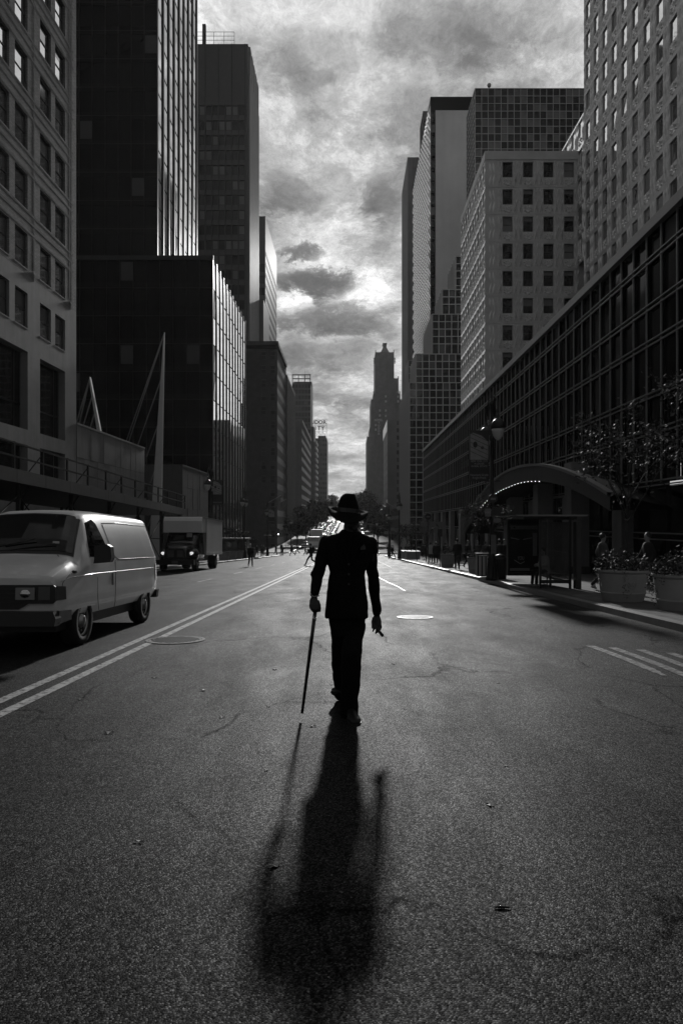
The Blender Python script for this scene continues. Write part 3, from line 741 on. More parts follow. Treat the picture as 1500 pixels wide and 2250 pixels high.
# ---- ornamented pressed metal tower: wing + tall slab
def rib(mb, T, p, q, w, h, m=0):
    (u0, z0), (u1, z1) = p, q; du, dz = u1-u0, z1-z0; l = math.hypot(du, dz); nu, nz = -dz/l*w/2, du/l*w/2
    a = T @ Vector((u0, 0, z0)); b = T @ Vector((u1, 0, z1)); um, zm = (u0+u1)/2, (z0+z1)/2
    c = T @ Vector((um+nu, 0, zm+nz)); d = T @ Vector((um-nu, 0, zm-nz))
    e = T @ Vector((u0+(u1-u0)*.6, -h, z0+(z1-z0)*.6))
    mb.add([a, b, c, d, e], [(0, 4, 2), (4, 1, 2), (0, 3, 4), (4, 3, 1)], m)
def ornament(mb, T, u0, u1, z0, z1, a, b, c, d, h=.3):
    # pier left and right of the window: long crossed facets; panel below: fan of facets
    for (p, q) in ((u0+.04, a-.06), (b+.06, u1-.04)):
        m = (p+q)/2; w = q-p
        if w < .25: continue
        H = z1-z0
        rib(mb, T, (p, z0+.1), (q, z0+H*.62), w*.28, h); rib(mb, T, (q, z0+.1), (p, z0+H*.62), w*.28, h)
        rib(mb, T, (m, z0+H*.64), (p+.02, z1-.08), w*.3, h*.8); rib(mb, T, (m, z0+H*.64), (q-.02, z1-.08), w*.3, h*.8)
        rib(mb, T, (m, z0+.05), (m, z0+H*.28), w*.3, h*.8)
    zc_ = (z0+c)/2; uc = (a+b)/2; rx = (b-a)*.5; rz = (c-z0)*.46
    for k in range(8):
        t = 2*PI*(k+.5)/8
        rib(mb, T, (uc+rx*.2*math.cos(t), zc_+rz*.2*math.sin(t)), (uc+rx*math.cos(t), zc_+rz*math.sin(t)), .26, h*.8)
B = Bld('ornamented_tower', (31, 66, gz(66)), 'tall tower clad in embossed metal panels at the upper right edge, with its lower wing')
B.glass = {'pane': GLASSR, 'sash': GLASS}; B.litp = (.12, .2, .42); B.blinds = True; B.glassl = M('window_shade', .2, .6)
orn = MB()
def hw(i, j, u0, u1, z0, z1): return (u0+.55, u1-.55, z0+1.25, z1-.3)
def deco(fr, us, zs, hole, cond=lambda u, z: True):
    for j in range(len(zs)-1):
        for i in range(len(us)-1):
            h = hole(i, j, us[i], us[i+1], zs[j], zs[j+1])
            if h and cond(us[i], zs[j]): ornament(orn, fr[0], us[i], us[i+1], zs[j], zs[j+1], *h[:4])
WZ = [45.4-.9-3.22*k for k in range(14, -1, -1)]
fr = B.frame('F', 80.8, 16); us = [0.0]+[1.45+2.42*k for k in range(5)]+[13.0]
hwf = lambda i, j, a, b, c, d: (a+.62, b-.62, c+1.15, d-.25) if 1 <= i <= 4 else None
B.cells(fr, us, WZ, hwf, .3, 'sash'); deco(fr, us, WZ, hwf, lambda u, z: z > 10)
for j in range(len(WZ)-1):
    if WZ[j] > 10:
        for q in (.75, 1.15):
            rib(orn, fr[0], (q-.25, WZ[j]+.2), (q, WZ[j]+1.6), .3, .1); rib(orn, fr[0], (q, WZ[j]+1.6), (q-.25, WZ[j]+3), .3, .1)
        B.panel(fr, 0, 11.2, -.03, -.002, WZ[j]-.04, WZ[j]+.04, B.wall)
B.wall.box(15.95, 27, 80.7, 98.5, 44.5, 45.5)
fr = B.frame('R', 16, 98.4); us = rng(0, 17.6, 1.76)
hws = lambda i, j, a, b, c, d: (a+.42, b-.42, c+1.15, d-.25)
B.cells(fr, us, WZ, hws, .05, 'pane', 1)
for j in range(len(WZ)-1):
    if WZ[j] > 8:
        for i in range(len(us)-1): ornament(orn, fr[0], us[i], us[i+1], WZ[j], WZ[j+1], *hws(i, j, us[i], us[i+1], WZ[j], WZ[j+1]), .09)
B.wall.face([(16, 98.4, 10), (27, 98.4, 10), (27, 98.4, 45), (16, 98.4, 45)])
TZ = [10+3.4*k for k in range(33)]
fr = B.frame('R', 27, 78.8); us = rng(0, 38.4, 2.56)
ht = lambda i, j, a, b, c, d: (a+.62, b-.62, c+1.2, d-.25)
B.cells(fr, us, TZ, ht, .12, 'pane', 2)
for j in range(len(TZ)-1):
    if TZ[j] < 84:
        for i in range(len(us)-1): ornament(orn, fr[0], us[i], us[i+1], TZ[j], TZ[j+1], *ht(i, j, us[i], us[i+1], TZ[j], TZ[j+1]), .13)
fr = B.frame('R', 27, 96.7); us = rng(0, 17.9, 2.56); TS = [49-3.4*k for k in range(5, -1, -1)]
B.cells(fr, us, TS, ht, .12, 'pane', 1)
for j in range(len(TS)-1):
    for i in range(len(us)-1): ornament(orn, fr[0], us[i], us[i+1], TS[j], TS[j+1], *ht(i, j, us[i], us[i+1], TS[j], TS[j+1]), .13)
shell(B, 27, 52, 40.4, 78.8, 10, TZ[-1], ('L',)); shell(B, 27.01, 52, 78.9, 96.7, 10, 49, ('L',))
orn.build('embossed_panels', [M('pressed_relief', .85, .35, metal=.3, var=.12, vscale=.6)], B.root, world=True)
B.finish([STEELM, STEEL, STEELM])

# ---- grid glass tower behind
def curtain(name, label, x0, x1, y0, y1, z1, du, dz, mull=.09, gl=None, mm=MULL, lit=(.1, .15, .2), zb=None, sideside=True, B=None, fin=True, sm='pane', bands=None):
    new = B is None
    if new:
        B = Bld(name, ((x0+x1)/2, (y0+y1)/2, gz(y0)), label); B.litp = lit; B.glass = {'pane': gl or GLASS, 'mirror': MIRROR}
    zb = gz(y0)-2 if zb is None else zb
    n = round((z1-zb)/dz); zs = [z1-dz*k for k in range(n, -1, -1)]
    for fr, us in ((B.frame('F', y0, x0), rng(0, x1-x0, du)), (B.frame('R', x0, y1), rng(0, y1-y0, du))):
        B.cells(fr, us, zs, inset(.03, .03, .03, .03), .05, 'pane')
        for u in us: B.panel(fr, u-mull/2, u+mull/2, -.12, -.002, zs[0], z1)
        for z in zs: B.panel(fr, us[0], us[-1], -.09, -.002, z-mull/2, z+mull/2)
    B.wall.face([(x0, y0, z1), (x1, y0, z1), (x1, y1, z1), (x0, y1, z1)]); B.wall.face([(x1, y1, zs[0]), (x0, y1, zs[0]), (x0, y1, z1), (x1, y1, z1)]); B.wall.face([(x1, y0, zs[0]), (x1, y1, zs[0]), (x1, y1, z1), (x1, y0, z1)])
    if fin: B.finish([BLACKP], [mm], trimname='mullion_grid')
    return B
B = curtain('glass_tower', 'flat topped glass tower with a light mullion grid behind the embossed wing', 27.5, 56, 150, 160.5, 97, 1.42, 1.66, .13, lit=(.12, .3, .3), fin=False)
B.glassl = M('grey_spandrel', .12, .4, var=.4, vscale=.6)
B.trim.tube([(31, 152, 97), (31, 152, 98.4)], .09, 6); B.trim.ball((31, 152, 99), .5, 8)
B.finish([BLACKP], [M('mullion_light', .38, .4, metal=.3)], trimname='mullion_grid')

# ---- concrete slab tower with bright fluted side
B = Bld('concrete_tower', (32, 224, gz(220)), 'pale concrete slab tower with a blank front and bright rippled street side')
B.wall.face([(25.1, 200, -6), (44, 200, -6), (44, 200, 122.5), (25.1, 200, 122.5)])
fr = B.frame('F', 200, 23.6); B.cells(fr, [0, 1.45], rng(-6, 126, 3.5), inset(.06, .02, .4, .4), .3, 'pane', 1)
B.wall.box(23.6, 44, 199.9, 248, 122.7, 126.4, 1)
fr = B.frame('R', 23.6, 248); us = rng(0, 48, 2.4)
B.cells(fr, us, rng(-6, 122.6, 3.5), inset(.55, .55, .9, .5), .5, 'pane', 2)
for u in us:
    for k in range(37):
        z = -6+3.5*k; B.trim.prism([(-.0, 0), (-.85, 1.75), (0, 3.5)], u-.5, u+.5, 0, 'x', fr[0] @ Matrix.Translation((0, -.002, z)))
shell(B, 23.6, 44, 200, 248, -6, 122.6, ('F', 'L'))
B.finish([M('tower_concrete', .8, .65, var=.2, vscale=.06, streak=.2), BLACKP, STEEL], [M('rippled_metal', .85, .16, metal=.9)], trimname='rippled_pier')
B = curtain('office_tower', 'slim dark tower edge peeking out behind the pale concrete slab tower', 26.8, 44, 249.5, 260, 152, 1.6, 3.4, .2, mm=M('grey_panel', .22, .5))
B = Bld('office_tower', (25, 275, gz(270)), 'narrow ribbed tower standing farthest right against the sky')
B.glass = {'pane': M('far_glass', .03, .08)}
fr = B.frame('F', 262, 22.4); B.cells(fr, [0, 1.5, 2.9, 4.8], rng(-6, 142, 3.4), lambda i, j, a, b, c, d: (a+.1, b-.1, c+1, d-.2) if i == 1 and j < 41 else None, .3, 'pane')
shell(B, 22.4, 27.2, 262, 290, -6, 142, ('F',))
for y in rng(262, 290, 2.2): B.trim.box(22.1, 22.398, y, y+.5, -6, 142)
for x in (22.4, 23.9, 25.3, 27.0): B.trim.box(x, x+.25, 261.7, 261.998, -6, 141.8)
B.finish([M('ribbed_stone', .3, .6, var=.15, vscale=.2)], [M('ribbed_stone', .3, .6)], trimname='rib')

# ---- stepped glass grid building
B = Bld('stepped_building', (20, 150, gz(145)), 'stepped building of dark square panes in a pale grid')
B.litp = (.08, .12, .16); B.glass = {'pane': GLASS}; B.limit = 100
MG = M('pale_grid', .5, .45, metal=.3)
for x0, x1, y0, y1, z1, zb in ((12, 40, 137, 163, 29.7, None), (13.3, 40, 137.6, 149, 35.6, 29.7), (16.7, 40, 138.2, 154, 43.8, 35.6), (18.8, 40, 138.8, 150, 49.0, 43.8), (21.6, 40, 139.4, 150, 56, 49.0), (13.6, 22, 158, 165, 39.2, 29.7)):
    zb2 = gz(140)-2 if zb is None else zb; n = round((z1-zb2)/1.5); zs = [z1-1.5*k for k in range(n, -1, -1)]
    if zb is not None: zs[0] = min(zs[0], zb-.4)
    fr = B.frame('F', y0, x0); us = rng(0, x1-x0, 1.32)
    B.cells(fr, us, zs, inset(.05, .05, .05, .05), .06, 'pane')
    for u in us: B.panel(fr, u-.09, u+.09, -.1, -.002, zs[0], z1)
    for z in zs: B.panel(fr, 0, x1-x0, -.08, -.002, z-.09, z+.09)
    # street side: mostly pale metal fins
    B.wall.face([(x0, y1, zs[0]), (x0, y0, zs[0]), (x0, y0, z1), (x0, y1, z1)], 1)
    frs = B.frame('R', x0, y1)
    for u in rng(.6, y1-y0-.3, 2.0): B.panel(frs, u-.12, u+.12, -.22, -.002, zs[0], z1, None, 0)
    B.wall.face([(x0, y0, z1), (x1, y0, z1), (x1, y1, z1), (x0, y1, z1)], 1); B.wall.face([(x1, y1, zs[0]), (x0, y1, zs[0]), (x0, y1, z1), (x1, y1, z1)]); B.wall.face([(x1, y0, zs[0]), (x1, y1, zs[0]), (x1, y1, z1), (x1, y0, z1)])
B.finish([BLACKP, M('side_panel', .36, .45, metal=.5, var=.2, vscale=.2)], [MG], trimname='pane_grid')

# ---- beyond the cross street, right
masonry('low_building', 'low building with a lit awning strip behind the right hand street lamps', 40, 176, 224, 6.6, None, rng(0, 27, 3), [-8, -4, -.5, 3.0, 6.6], inset(.3, .3, .6, .4), rng(0, 48, 4), inset(.3, .3, .6, .4), M('mid_stone', .18, .7), x0=13)
B = Bld('office_building', (20, 318, gz(300)), 'plain grey block with a bright slanted parapet in front of the hotel tower')
B.glass = {'pane': M('far_glass', .03, .08)}
fr = B.frame('F', 300, 16.6); B.cells(fr, [0, 2.6, 3.9, 5.2, 6.5], rng(-5, 47, 3.2), lambda i, j, a, b, c, d: (a+.15, b-.15, c+1, d-.4) if i > 1 else None, .3, 'pane')
fr = B.frame('R', 16.6, 336); B.cells(fr, rng(0, 36, 3), rng(-5, 47, 3.2), inset(1, 1, 1.1, .8), .3, 'pane', 1)
B.trim.box(16.3, 16.598, 300, 336, 42, 47); shell(B, 16.6, 24, 300, 336, -5, 47, ('F', 'L'))
B.trim.box(16.3, 16.598, 300, 306, -4, 12)
B.finish([M('mid_stone', .18, .7), M('pale_stone', .28, .7)], [M('bright_parapet', .75, .3, metal=.6)], trimname='parapet')
# hotel tower
B = Bld('hotel_tower', (22, 445, gz(445)), 'stepped gothic hotel tower with a chimney shaped spire in the street gap', )
B.glass = {'pane': M('far_glass', .03, .08)}; k_ = 430/1500
def hx(px): return (px-768)*k_
def hz(py): return CZ+(1150-py)*k_
for (a, b, top, y0, y1) in ((824, 865.5, 773.5, 430.4, 456), (838, 876, 829, 433, 458), (820, 880, 862, 434, 460), (815, 882, 877, 432, 461), (812, 884, 938, 431, 462), (806, 830, 960, 430, 463)):
    x0, x1, z1 = hx(a), hx(b), hz(top); shell(B, x0, x1, y0, y1, 0, z1)
    for x in (x0, x1-.5): B.trim.box(x, x+.5, y0-.12, y0-.002, z1-1, z1+(1.4 if top < 870 else .5))
for yy in rng(hx(827), hx(862), 2.0): B.wall.box(yy-.14, yy+.14, 430.2, 430.398, 70, hz(775))
x0, x1 = hx(836), hx(855); zt = hz(773.5); xm = (x0+x1)/2; w = (hx(848.5)-hx(841))/2; zc2 = hz(765)
B.wall.add([(x0, 430.6, zt), (x1, 430.6, zt), (x1, 440, zt), (x0, 440, zt), (xm-w, 432.5, hz(761)), (xm+w, 432.5, hz(761)), (xm+w, 438, hz(761)), (xm-w, 438, hz(761))], [(0, 1, 5, 4), (1, 2, 6, 5), (2, 3, 7, 6), (3, 0, 4, 7), (4, 5, 6, 7)])
B.wall.box(xm-w, xm+w, 432.51, 437.99, hz(761)-.01, hz(753)); B.wall.box(xm-w-.3, xm+w+.3, 432.2, 438.3, hz(753), hz(751.5))
for k in range(4):
    z = hz(787+3.4*k); B.trim.box(hx(824)-1.1+.05*k, hx(824), 431, 432, z, z+.45); B.trim.box(hx(865.5), hx(865.5)+1.0, 431, 432, z, z+.45)
for px, py in ((847, 871), (847, 882), (874, 861), (874, 871.5), (874, 882), (834, 902), (847, 902), (834, 913), (847, 914), (825, 934), (825, 944)):
    B.wins.append((Vector((hx(px)-.5, 429.9+.9*(0 if py > 0 else 1), hz(py)-.7)), 0, 1.1, 1.4, 'lit'))
    B.wall.box(hx(px)-.55, hx(px)+.65, 429.95, 431, hz(py)-.75, hz(py)+.75)
B.glass['lit'] = M('pale_blind', .55, .6)
hv_, hf_ = B.trim.v, B.trim.f; B.trim = MB(); HB = M('hotel_brick', .2, .8, var=.3, vscale=.3, streak=.2)
for q in range(0, len(hv_), 8):
    mb = MB(); mb.add(hv_[q:q+8], [(0, 2, 3, 1), (4, 5, 7, 6), (0, 1, 5, 4), (2, 6, 7, 3), (0, 4, 6, 2), (1, 3, 7, 5)]); mb.build('pinnacle' if q < 96 else 'ledge', HB, B.root, world=True)
B.finish([HB])
t = empty('hotel_sign', (hx(840), 429.2, hz(925)), label='faded white painted letters reading HOTEL TUDOR on the stepped hotel tower', cat='sign')
WL = M('white_letters', .7, .6)
for k, ch in enumerate('HOTEL'): text('letter', ch, 1.9, WL, t, Matrix.Translation((hx(824.5+3.6*k)-t.location.x, .1, hz(923.5)-t.location.z)) @ FACE, .06)
for k, ch in enumerate('TUDOR'): text('letter', ch, 1.9, WL, t, Matrix.Translation((hx(831.8)-t.location.x, .1, hz(924.5+6*(k+0.3))-t.location.z-(1.0))) @ FACE, .06)
masonry('far_building', 'low far building behind the trees at the end of the street', 13.5, 600, 620, 27, None, rng(0, 9, 1.5), rng(0, 27, 3.3), inset(.3, .3, 1, .5), rng(0, 20, 2), inset(.3, .3, 1, .5), M('pale_stone', .28, .7), x0=4.5)
# ================================================================== street furniture
# ---- sidewalk shed on the left
t = empty('sidewalk_shed', (-15, 30, sw(30)), label='long dark pavement shed with a railing running below the brick office building', cat='scaffold')
WOOD = M('painted_hoarding', .03, .7, var=.4, vscale=1.5, streak=.2); PIPE = M('scaffold_pipe', .04, .8, spec=.1)
def sloped(mb, x0, x1, y0, y1, dz0, dz1, n=1, m=0):
    for i in range(n):
        a = y0+(y1-y0)*i/n; b = y0+(y1-y0)*(i+1)/n
        vs = [Vector((x, y, sw(y)+dz)) for dz in (dz0, dz1) for y in (a, b) for x in (x0, x1)]
        mb.add(vs, [(0, 2, 3, 1), (4, 5, 7, 6), (0, 1, 5, 4), (2, 6, 7, 3), (0, 4, 6, 2), (1, 3, 7, 5)], m)
mb = MB(); sloped(mb, -17.9, -12.35, 6, 51.5, 3.75, 3.9); mb.build('deck', WOOD, t, world=True)
mb = MB()
for k in range(19):
    y = 6+2.4*k; h = 4.22+random.uniform(-.02, .02); sloped(mb, -12.33, -12.26, y+.01, min(51.5, y+2.39), 3.72, h)
mb.build('fascia', WOOD, t, world=True)
mb = MB()
for z in (4.7, 5.2): sloped(mb, -12.42, -12.36, 6, 51.5, z-.03, z+.03)
for k in range(20):
    y = 6.2+2.38*k; mb.box(-12.44, -12.36, y-.04, y+.04, sw(y)+3.9, sw(y)+5.25)
    if k % 2: mb.tube([(-12.4, y, sw(y)+5.1), (-13.3, y, sw(y)+3.95)], .025, 5)
mb.build('railing', PIPE, t, world=True)
for k in range(10):
    y = 6.4+4.95*k
    for x in (-12.7, -17.3):
        mb = MB(); mb.box(x-.07, x+.07, y-.07, y+.07, sw(y), sw(y)+3.74)
        mb.tube([(x, y, sw(y)+3.1), (x, y+.9, sw(y)+3.72)], .035, 5); mb.build('post', PIPE, t, world=True)
    if k < 9:
        mb = MB()
        for x in (-12.7, -17.3):
            mb.tube([(x, y, sw(y)+.5), (x, y+4.9, sw(y+4.9)+3.3)], .03, 5); mb.tube([(x, y+4.9, sw(y+4.9)+.5), (x, y, sw(y)+3.3)], .03, 5)
            mb.tube([(x, y, sw(y)+1.9), (x, y+4.9, sw(y+4.9)+1.9)], .03, 5)
        mb.build('brace', PIPE, t, world=True)

# ---- arched entrance canopy on the right
t = empty('arched_canopy', (11, 41, 3), label='curved stone coloured entrance canopy with tiny bulbs along its lower edge', cat='canopy')
CA0, CA1, CX = 25.2, 57.5, 9.6
def arc(y, h0, h1, zend, rise):
    u = (y-(CA0+CA1)/2)/((CA1-CA0)/2); return zend+rise*math.sqrt(max(0, 1-u*u*.985))
mb = MB(); n = 44; top = []; bot = []
for k in range(n+1):
    y = CA0+(CA1-CA0)*k/n; u = (y-(CA0+CA1)/2)/((CA1-CA0)/2)
    zt_ = 1.25+1.35*(1-k/n)+2.75*(1-abs(u)**2.0); top.append((y, zt_)); bot.append((y, zt_-.98+.3*abs(u)))
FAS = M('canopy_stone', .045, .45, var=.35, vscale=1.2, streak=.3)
for k in range(n):
    (ya, za), (yb, zb_) = top[k], top[k+1]; ba, bb = bot[k][1], bot[k+1][1]
    g_ = .008 if k % 4 == 0 else 0
    mb.face([(CX, ya+g_, ba), (CX, yb, bb), (CX, yb, zb_), (CX, ya+g_, za)], 0, True)
    mb.face([(CX, ya, ba), (CX+.12, ya, ba), (CX+.12, yb, bb), (CX, yb, bb)], 0)
mb.build('fascia', FAS, t, world=True)
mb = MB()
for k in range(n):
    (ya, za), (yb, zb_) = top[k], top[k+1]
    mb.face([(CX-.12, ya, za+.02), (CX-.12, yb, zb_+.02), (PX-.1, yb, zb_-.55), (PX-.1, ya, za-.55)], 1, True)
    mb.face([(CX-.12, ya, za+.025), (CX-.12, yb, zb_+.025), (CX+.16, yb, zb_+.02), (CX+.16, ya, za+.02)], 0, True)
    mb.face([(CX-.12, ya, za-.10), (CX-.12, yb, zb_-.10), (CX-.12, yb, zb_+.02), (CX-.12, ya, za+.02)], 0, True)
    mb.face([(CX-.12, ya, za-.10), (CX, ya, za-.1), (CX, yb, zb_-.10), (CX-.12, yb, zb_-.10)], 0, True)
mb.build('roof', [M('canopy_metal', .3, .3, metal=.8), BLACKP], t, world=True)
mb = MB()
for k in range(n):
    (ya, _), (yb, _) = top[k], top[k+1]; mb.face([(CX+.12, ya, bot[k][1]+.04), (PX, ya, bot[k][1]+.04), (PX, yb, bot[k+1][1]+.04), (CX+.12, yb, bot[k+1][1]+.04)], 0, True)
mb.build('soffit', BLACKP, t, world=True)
BULB = M('lit_bulb', .9, .4, emit=3)
for k in range(13, 37):
    y = CA0+(CA1-CA0)*(k)/44; mb = MB(); mb.ball((CX+.03, y, bot[k][1]-.03), .022, 6); mb.build('light_bulb', BULB, t, world=True)
for y in (34.5, 40.5, 47.5):
    p = empty('stone_column', (11.5, y, sw(y)), label={34.5: 'granite column under the canopy, nearest of the three', 40.5: 'middle granite column under the arched canopy', 47.5: 'farthest granite column under the arched canopy'}[y], cat='column')
    mb = MB(); mb.box(-.5, .4, -.55, .55, .4, 5.6-(.6 if y > 45 else 0)); mb.build('shaft', STONE, p)
    mb = MB(); mb.box(-.6, .42, -.65, .65, 0, .397); mb.build('plinth', STONED, p)

# ---- street lamps
def make_lamp():
    t = empty('street_lamp', (0, 0, 0))
    mb = MB(); mb.lathe([(.26, 0), (.26, .12), (.22, .16), (.2, .5), (.17, .8), (.19, .86), (.13, .95), (.11, 1.3), (.13, 1.36), (.1, 1.42)], n=12); mb.build('base', BLACKM, t)
    mb = MB(); mb.lathe([(.10, 1.42), (.085, 3.2), (.12, 3.24), (.12, 3.34), (.08, 3.4), (.07, 5.6), (.11, 5.66), (.11, 5.78), (.06, 5.85), (.05, 7.0), (.09, 7.05), (.09, 7.15), (.03, 7.25), (.05, 7.4), (.01, 7.6)], n=10); mb.build('post', BLACKM, t)
    for s in (-1, 1):
        mb = MB(); pts = [(0, s*.05, 6.3)]
        for k in range(9):
            a = PI*k/8; pts.append((0, s*(.62-.5*math.cos(a)+.02), 6.5+.62*math.sin(a)+(.15 if 2 < k < 7 else 0)))
        mb.tube(pts, .035, 6)
        mb.tube([(0, s*.07, 5.7), (0, s*.5, 6.1), (0, s*.9, 6.75)], .02, 5)
        mb.lathe([(.03, 7.0), (.06, 7.08), (.02, 7.3), (.005, 7.42)], c=(0, s*.62, .1), n=6)
        mb.build('arm', BLACKM, t)
        y = s*1.14
        mb = MB(); mb.lathe([(.03, 6.62), (.06, 6.5), (.05, 6.4), (.14, 6.36), (.24, 6.24), (.29, 6.08), (.29, 6.02)], c=(0, y, -.05), n=14)
        h = mb.build('lamp_head', BLACKM, t)
        mb = MB(); mb.lathe([(.25, 5.985), (.245, 5.9), (.2, 5.74), (.12, 5.6), (.02, 5.54)], c=(0, y, -.05), n=14)
        mb.build('glass_globe', M('lamp_globe', .55, .15, spec=.8, coat=.6), h)
    return t
lamp0 = make_lamp()
LAMPS = [(5.72, 27.5, 1.0, 'twin globe street lamp carrying a banner beside the bus shelter'), (5.95, 82, 1.05, 'dark street lamp on the right kerb by the stepped grid building'),
         (5.95, 103, 1.0, 'slim street lamp right of the walking man before the crossing'), (5.95, 150, 1.0, 'farthest street lamp on the right kerb, beyond the crossing'),
         (-12.5, 61.5, 1.16, 'tall twin globe street lamp with a banner behind the delivery truck'), (-12.5, 81, 1.12, 'second street lamp on the left, beside the white striped facade'),
         (-12.5, 104, 1.12, 'third street lamp on the left, in front of the dark brick building'), (-12.5, 146, 1.05, 'fourth street lamp on the left, just past the crossing'), (-12.5, 195, 1.05, 'farthest street lamp on the left, among the trees')]
for i, (x, y, sc, lb) in enumerate(LAMPS):
    o = lamp0 if i == 0 else copy_tree(lamp0)
    o.location = (x, y, sw(y)); o.scale = (sc,)*3; tag(o, lb, 'street lamp', 'twin street lamps along the kerbs')
# banners
def banner(x, y, z0, w, h, label, full):
    t = empty('banner', (x, y, z0), label=label, cat='banner'); mb = MB()
    pts = 10
    for j in range(pts):
        a, b = j/pts, (j+1)/pts; f = lambda q: .03*math.sin(q*5)
        mb.face([(0, f(a), h*a), (w, f(a)+.02, h*a), (w, f(b)+.02, h*b), (0, f(b), h*b)], 0, True)
        mb.face([(0, f(a)+.01, h*a), (0, f(b)+.01, h*b), (w, f(b)+.03, h*b), (w, f(a)+.03, h*a)], 0, True)
    mb.build('cloth', M('banner_cloth', .035, .7), t)
    mb = MB(); 
    for z in (0, h): mb.tube([(-.05, 0, z), (w+.45, 0, z)], .018, 6)
    mb.build('bracket', BLACKM, t)
    PB = M('banner_print', .30, .7, var=.3, vscale=5); mb = MB()
    mb.face([(.04, -.045, h*.42), (w-.04, -.04, h*.42), (w-.04, -.045, h*.78), (w*.62, -.045, h*.9), (w*.2, -.045, h*.96), (.04, -.045, h*.93)], 0)
    for k in range(5):
        z = h*(.46+.09*k); mb.face([(.05, -.055, z+.25), (.05, -.055, z+.27), (w-.05, -.055, z-.05), (w-.05, -.055, z-.07)], 1)
    mb.ball((w*.3, -.05, h*.72), (.09, .006, .13), 8, 1); mb.ball((w*.66, -.05, h*.66), (.07, .006, .06), 8, 1)
    mb.build('picture', [PB, BLACKM], t)
    if full:
        TX = M('banner_text', .4, .7)
        text('lettering', 'NEW YORK CITY\nA LEADER\nIN REAL ESTATE', .105, TX, t, Matrix.Translation((w/2, -.05, h*.34)) @ FACE, .002, w*.85)
        text('lettering', 'Newmark Grubb\nKnight Frank', .12, TX, t, Matrix.Translation((w/2, -.05, h*.09)) @ FACE, .002, w*.9)
    else:
        text('lettering', 'Newmark Grubb', .12, M('banner_text', .4, .7), t, Matrix.Translation((w/2, -.05, h*.1)) @ FACE, .002, w*.9)
banner(4.78, 27.4, 3.17, .80, 2.02, 'vertical printed banner on the twin globe lamp by the bus shelter', True)
banner(-12.3, 61.4, 3.15, .85, 2.2, 'printed banner hanging from the lamp behind the delivery truck', False)
banner(-12.3, 103.6, 1.5, .95, 2.2, 'small distant banner on the third street lamp on the left', False)

# ---- foliage helpers
LEAF = M('leaf_dark', .03, .7, var=.6, vscale=4, spec=.15); LEAFL = M('leaf_pale', .12, .6, spec=.15, var=.5, vscale=4); BARK = M('bark', .04, .85, var=.4, vscale=6, bump=.01, bscale=30)
def leaf(mb, p, s, rr, m=0):
    d = Vector((rr.uniform(-1, 1), rr.uniform(-1, 1), rr.uniform(-1, .6))).normalized(); u = d.orthogonal().normalized()*s*.32*rr.uniform(.7, 1.2)
    e = d*s; p = Vector(p); n = d.cross(u).normalized()*s*.06
    mb.add([p, p+e*.45+u+n, p+e, p+e*.45-u+n, p+e*.5], [(0, 1, 4), (1, 2, 4), (2, 3, 4), (3, 0, 4)], m)
def sapling(loc, h, spread, nleaf, ls, seed, label, name='young_tree', cat='tree', group=None, stem=.03, base=.8):
    rr = random.Random(seed); t = empty(name, loc, label=label, cat=cat, group=group)
    mb = MB(); tips = []
    mb.tube([(0, 0, 0), (.03*h*rr.uniform(-1, 1), 0, h*.25), (.02*h*rr.uniform(-1, 1), .02, h*.42)], [stem, stem*.8, stem*.65], 6)
    top = Vector((0, .01, h*.42))
    for k in range(11):
        a = 2*PI*k/11+rr.uniform(-.4, .4); r = spread*rr.uniform(.5, 1); z1 = h*rr.uniform(.6, 1)
        st = Vector((0, 0, h*rr.uniform(.26, .42))); e = Vector((math.cos(a)*r, math.sin(a)*r, z1)); mid = st.lerp(e, .5)+Vector((0, 0, h*.04))
        mb.tube([st, mid, e], [stem*.5, stem*.3, stem*.1], 5); tips += [(st, mid, .35), (mid, e, 1.0)]
        for q in range(4):
            f = rr.uniform(.25, .95); s0 = mid.lerp(e, f); e2 = s0+Vector((rr.uniform(-1, 1), rr.uniform(-1, 1), rr.uniform(-.5, .8)))*spread*.38
            mb.tube([s0, e2], [stem*.18, stem*.07], 4); tips.append((s0, e2, 1.1))
    mb.build('trunk', BARK, t)
    mb = MB(); tw = sum(x[2] for x in tips)
    for a, b, w in tips:
        for q in range(max(1, int(nleaf*w/tw))):
            p = a.lerp(b, rr.random())+Vector((rr.gauss(0, 1), rr.gauss(0, 1), rr.gauss(0, 1)))*spread*.07
            leaf(mb, p, ls*rr.uniform(.6, 1.3), rr, 1 if rr.random() < .35 else 0)
    mb.build('foliage', [LEAF, LEAFL], t); return t
PLAST = M('planter_stone', .32, .6, var=.15, vscale=3, fine=.08)
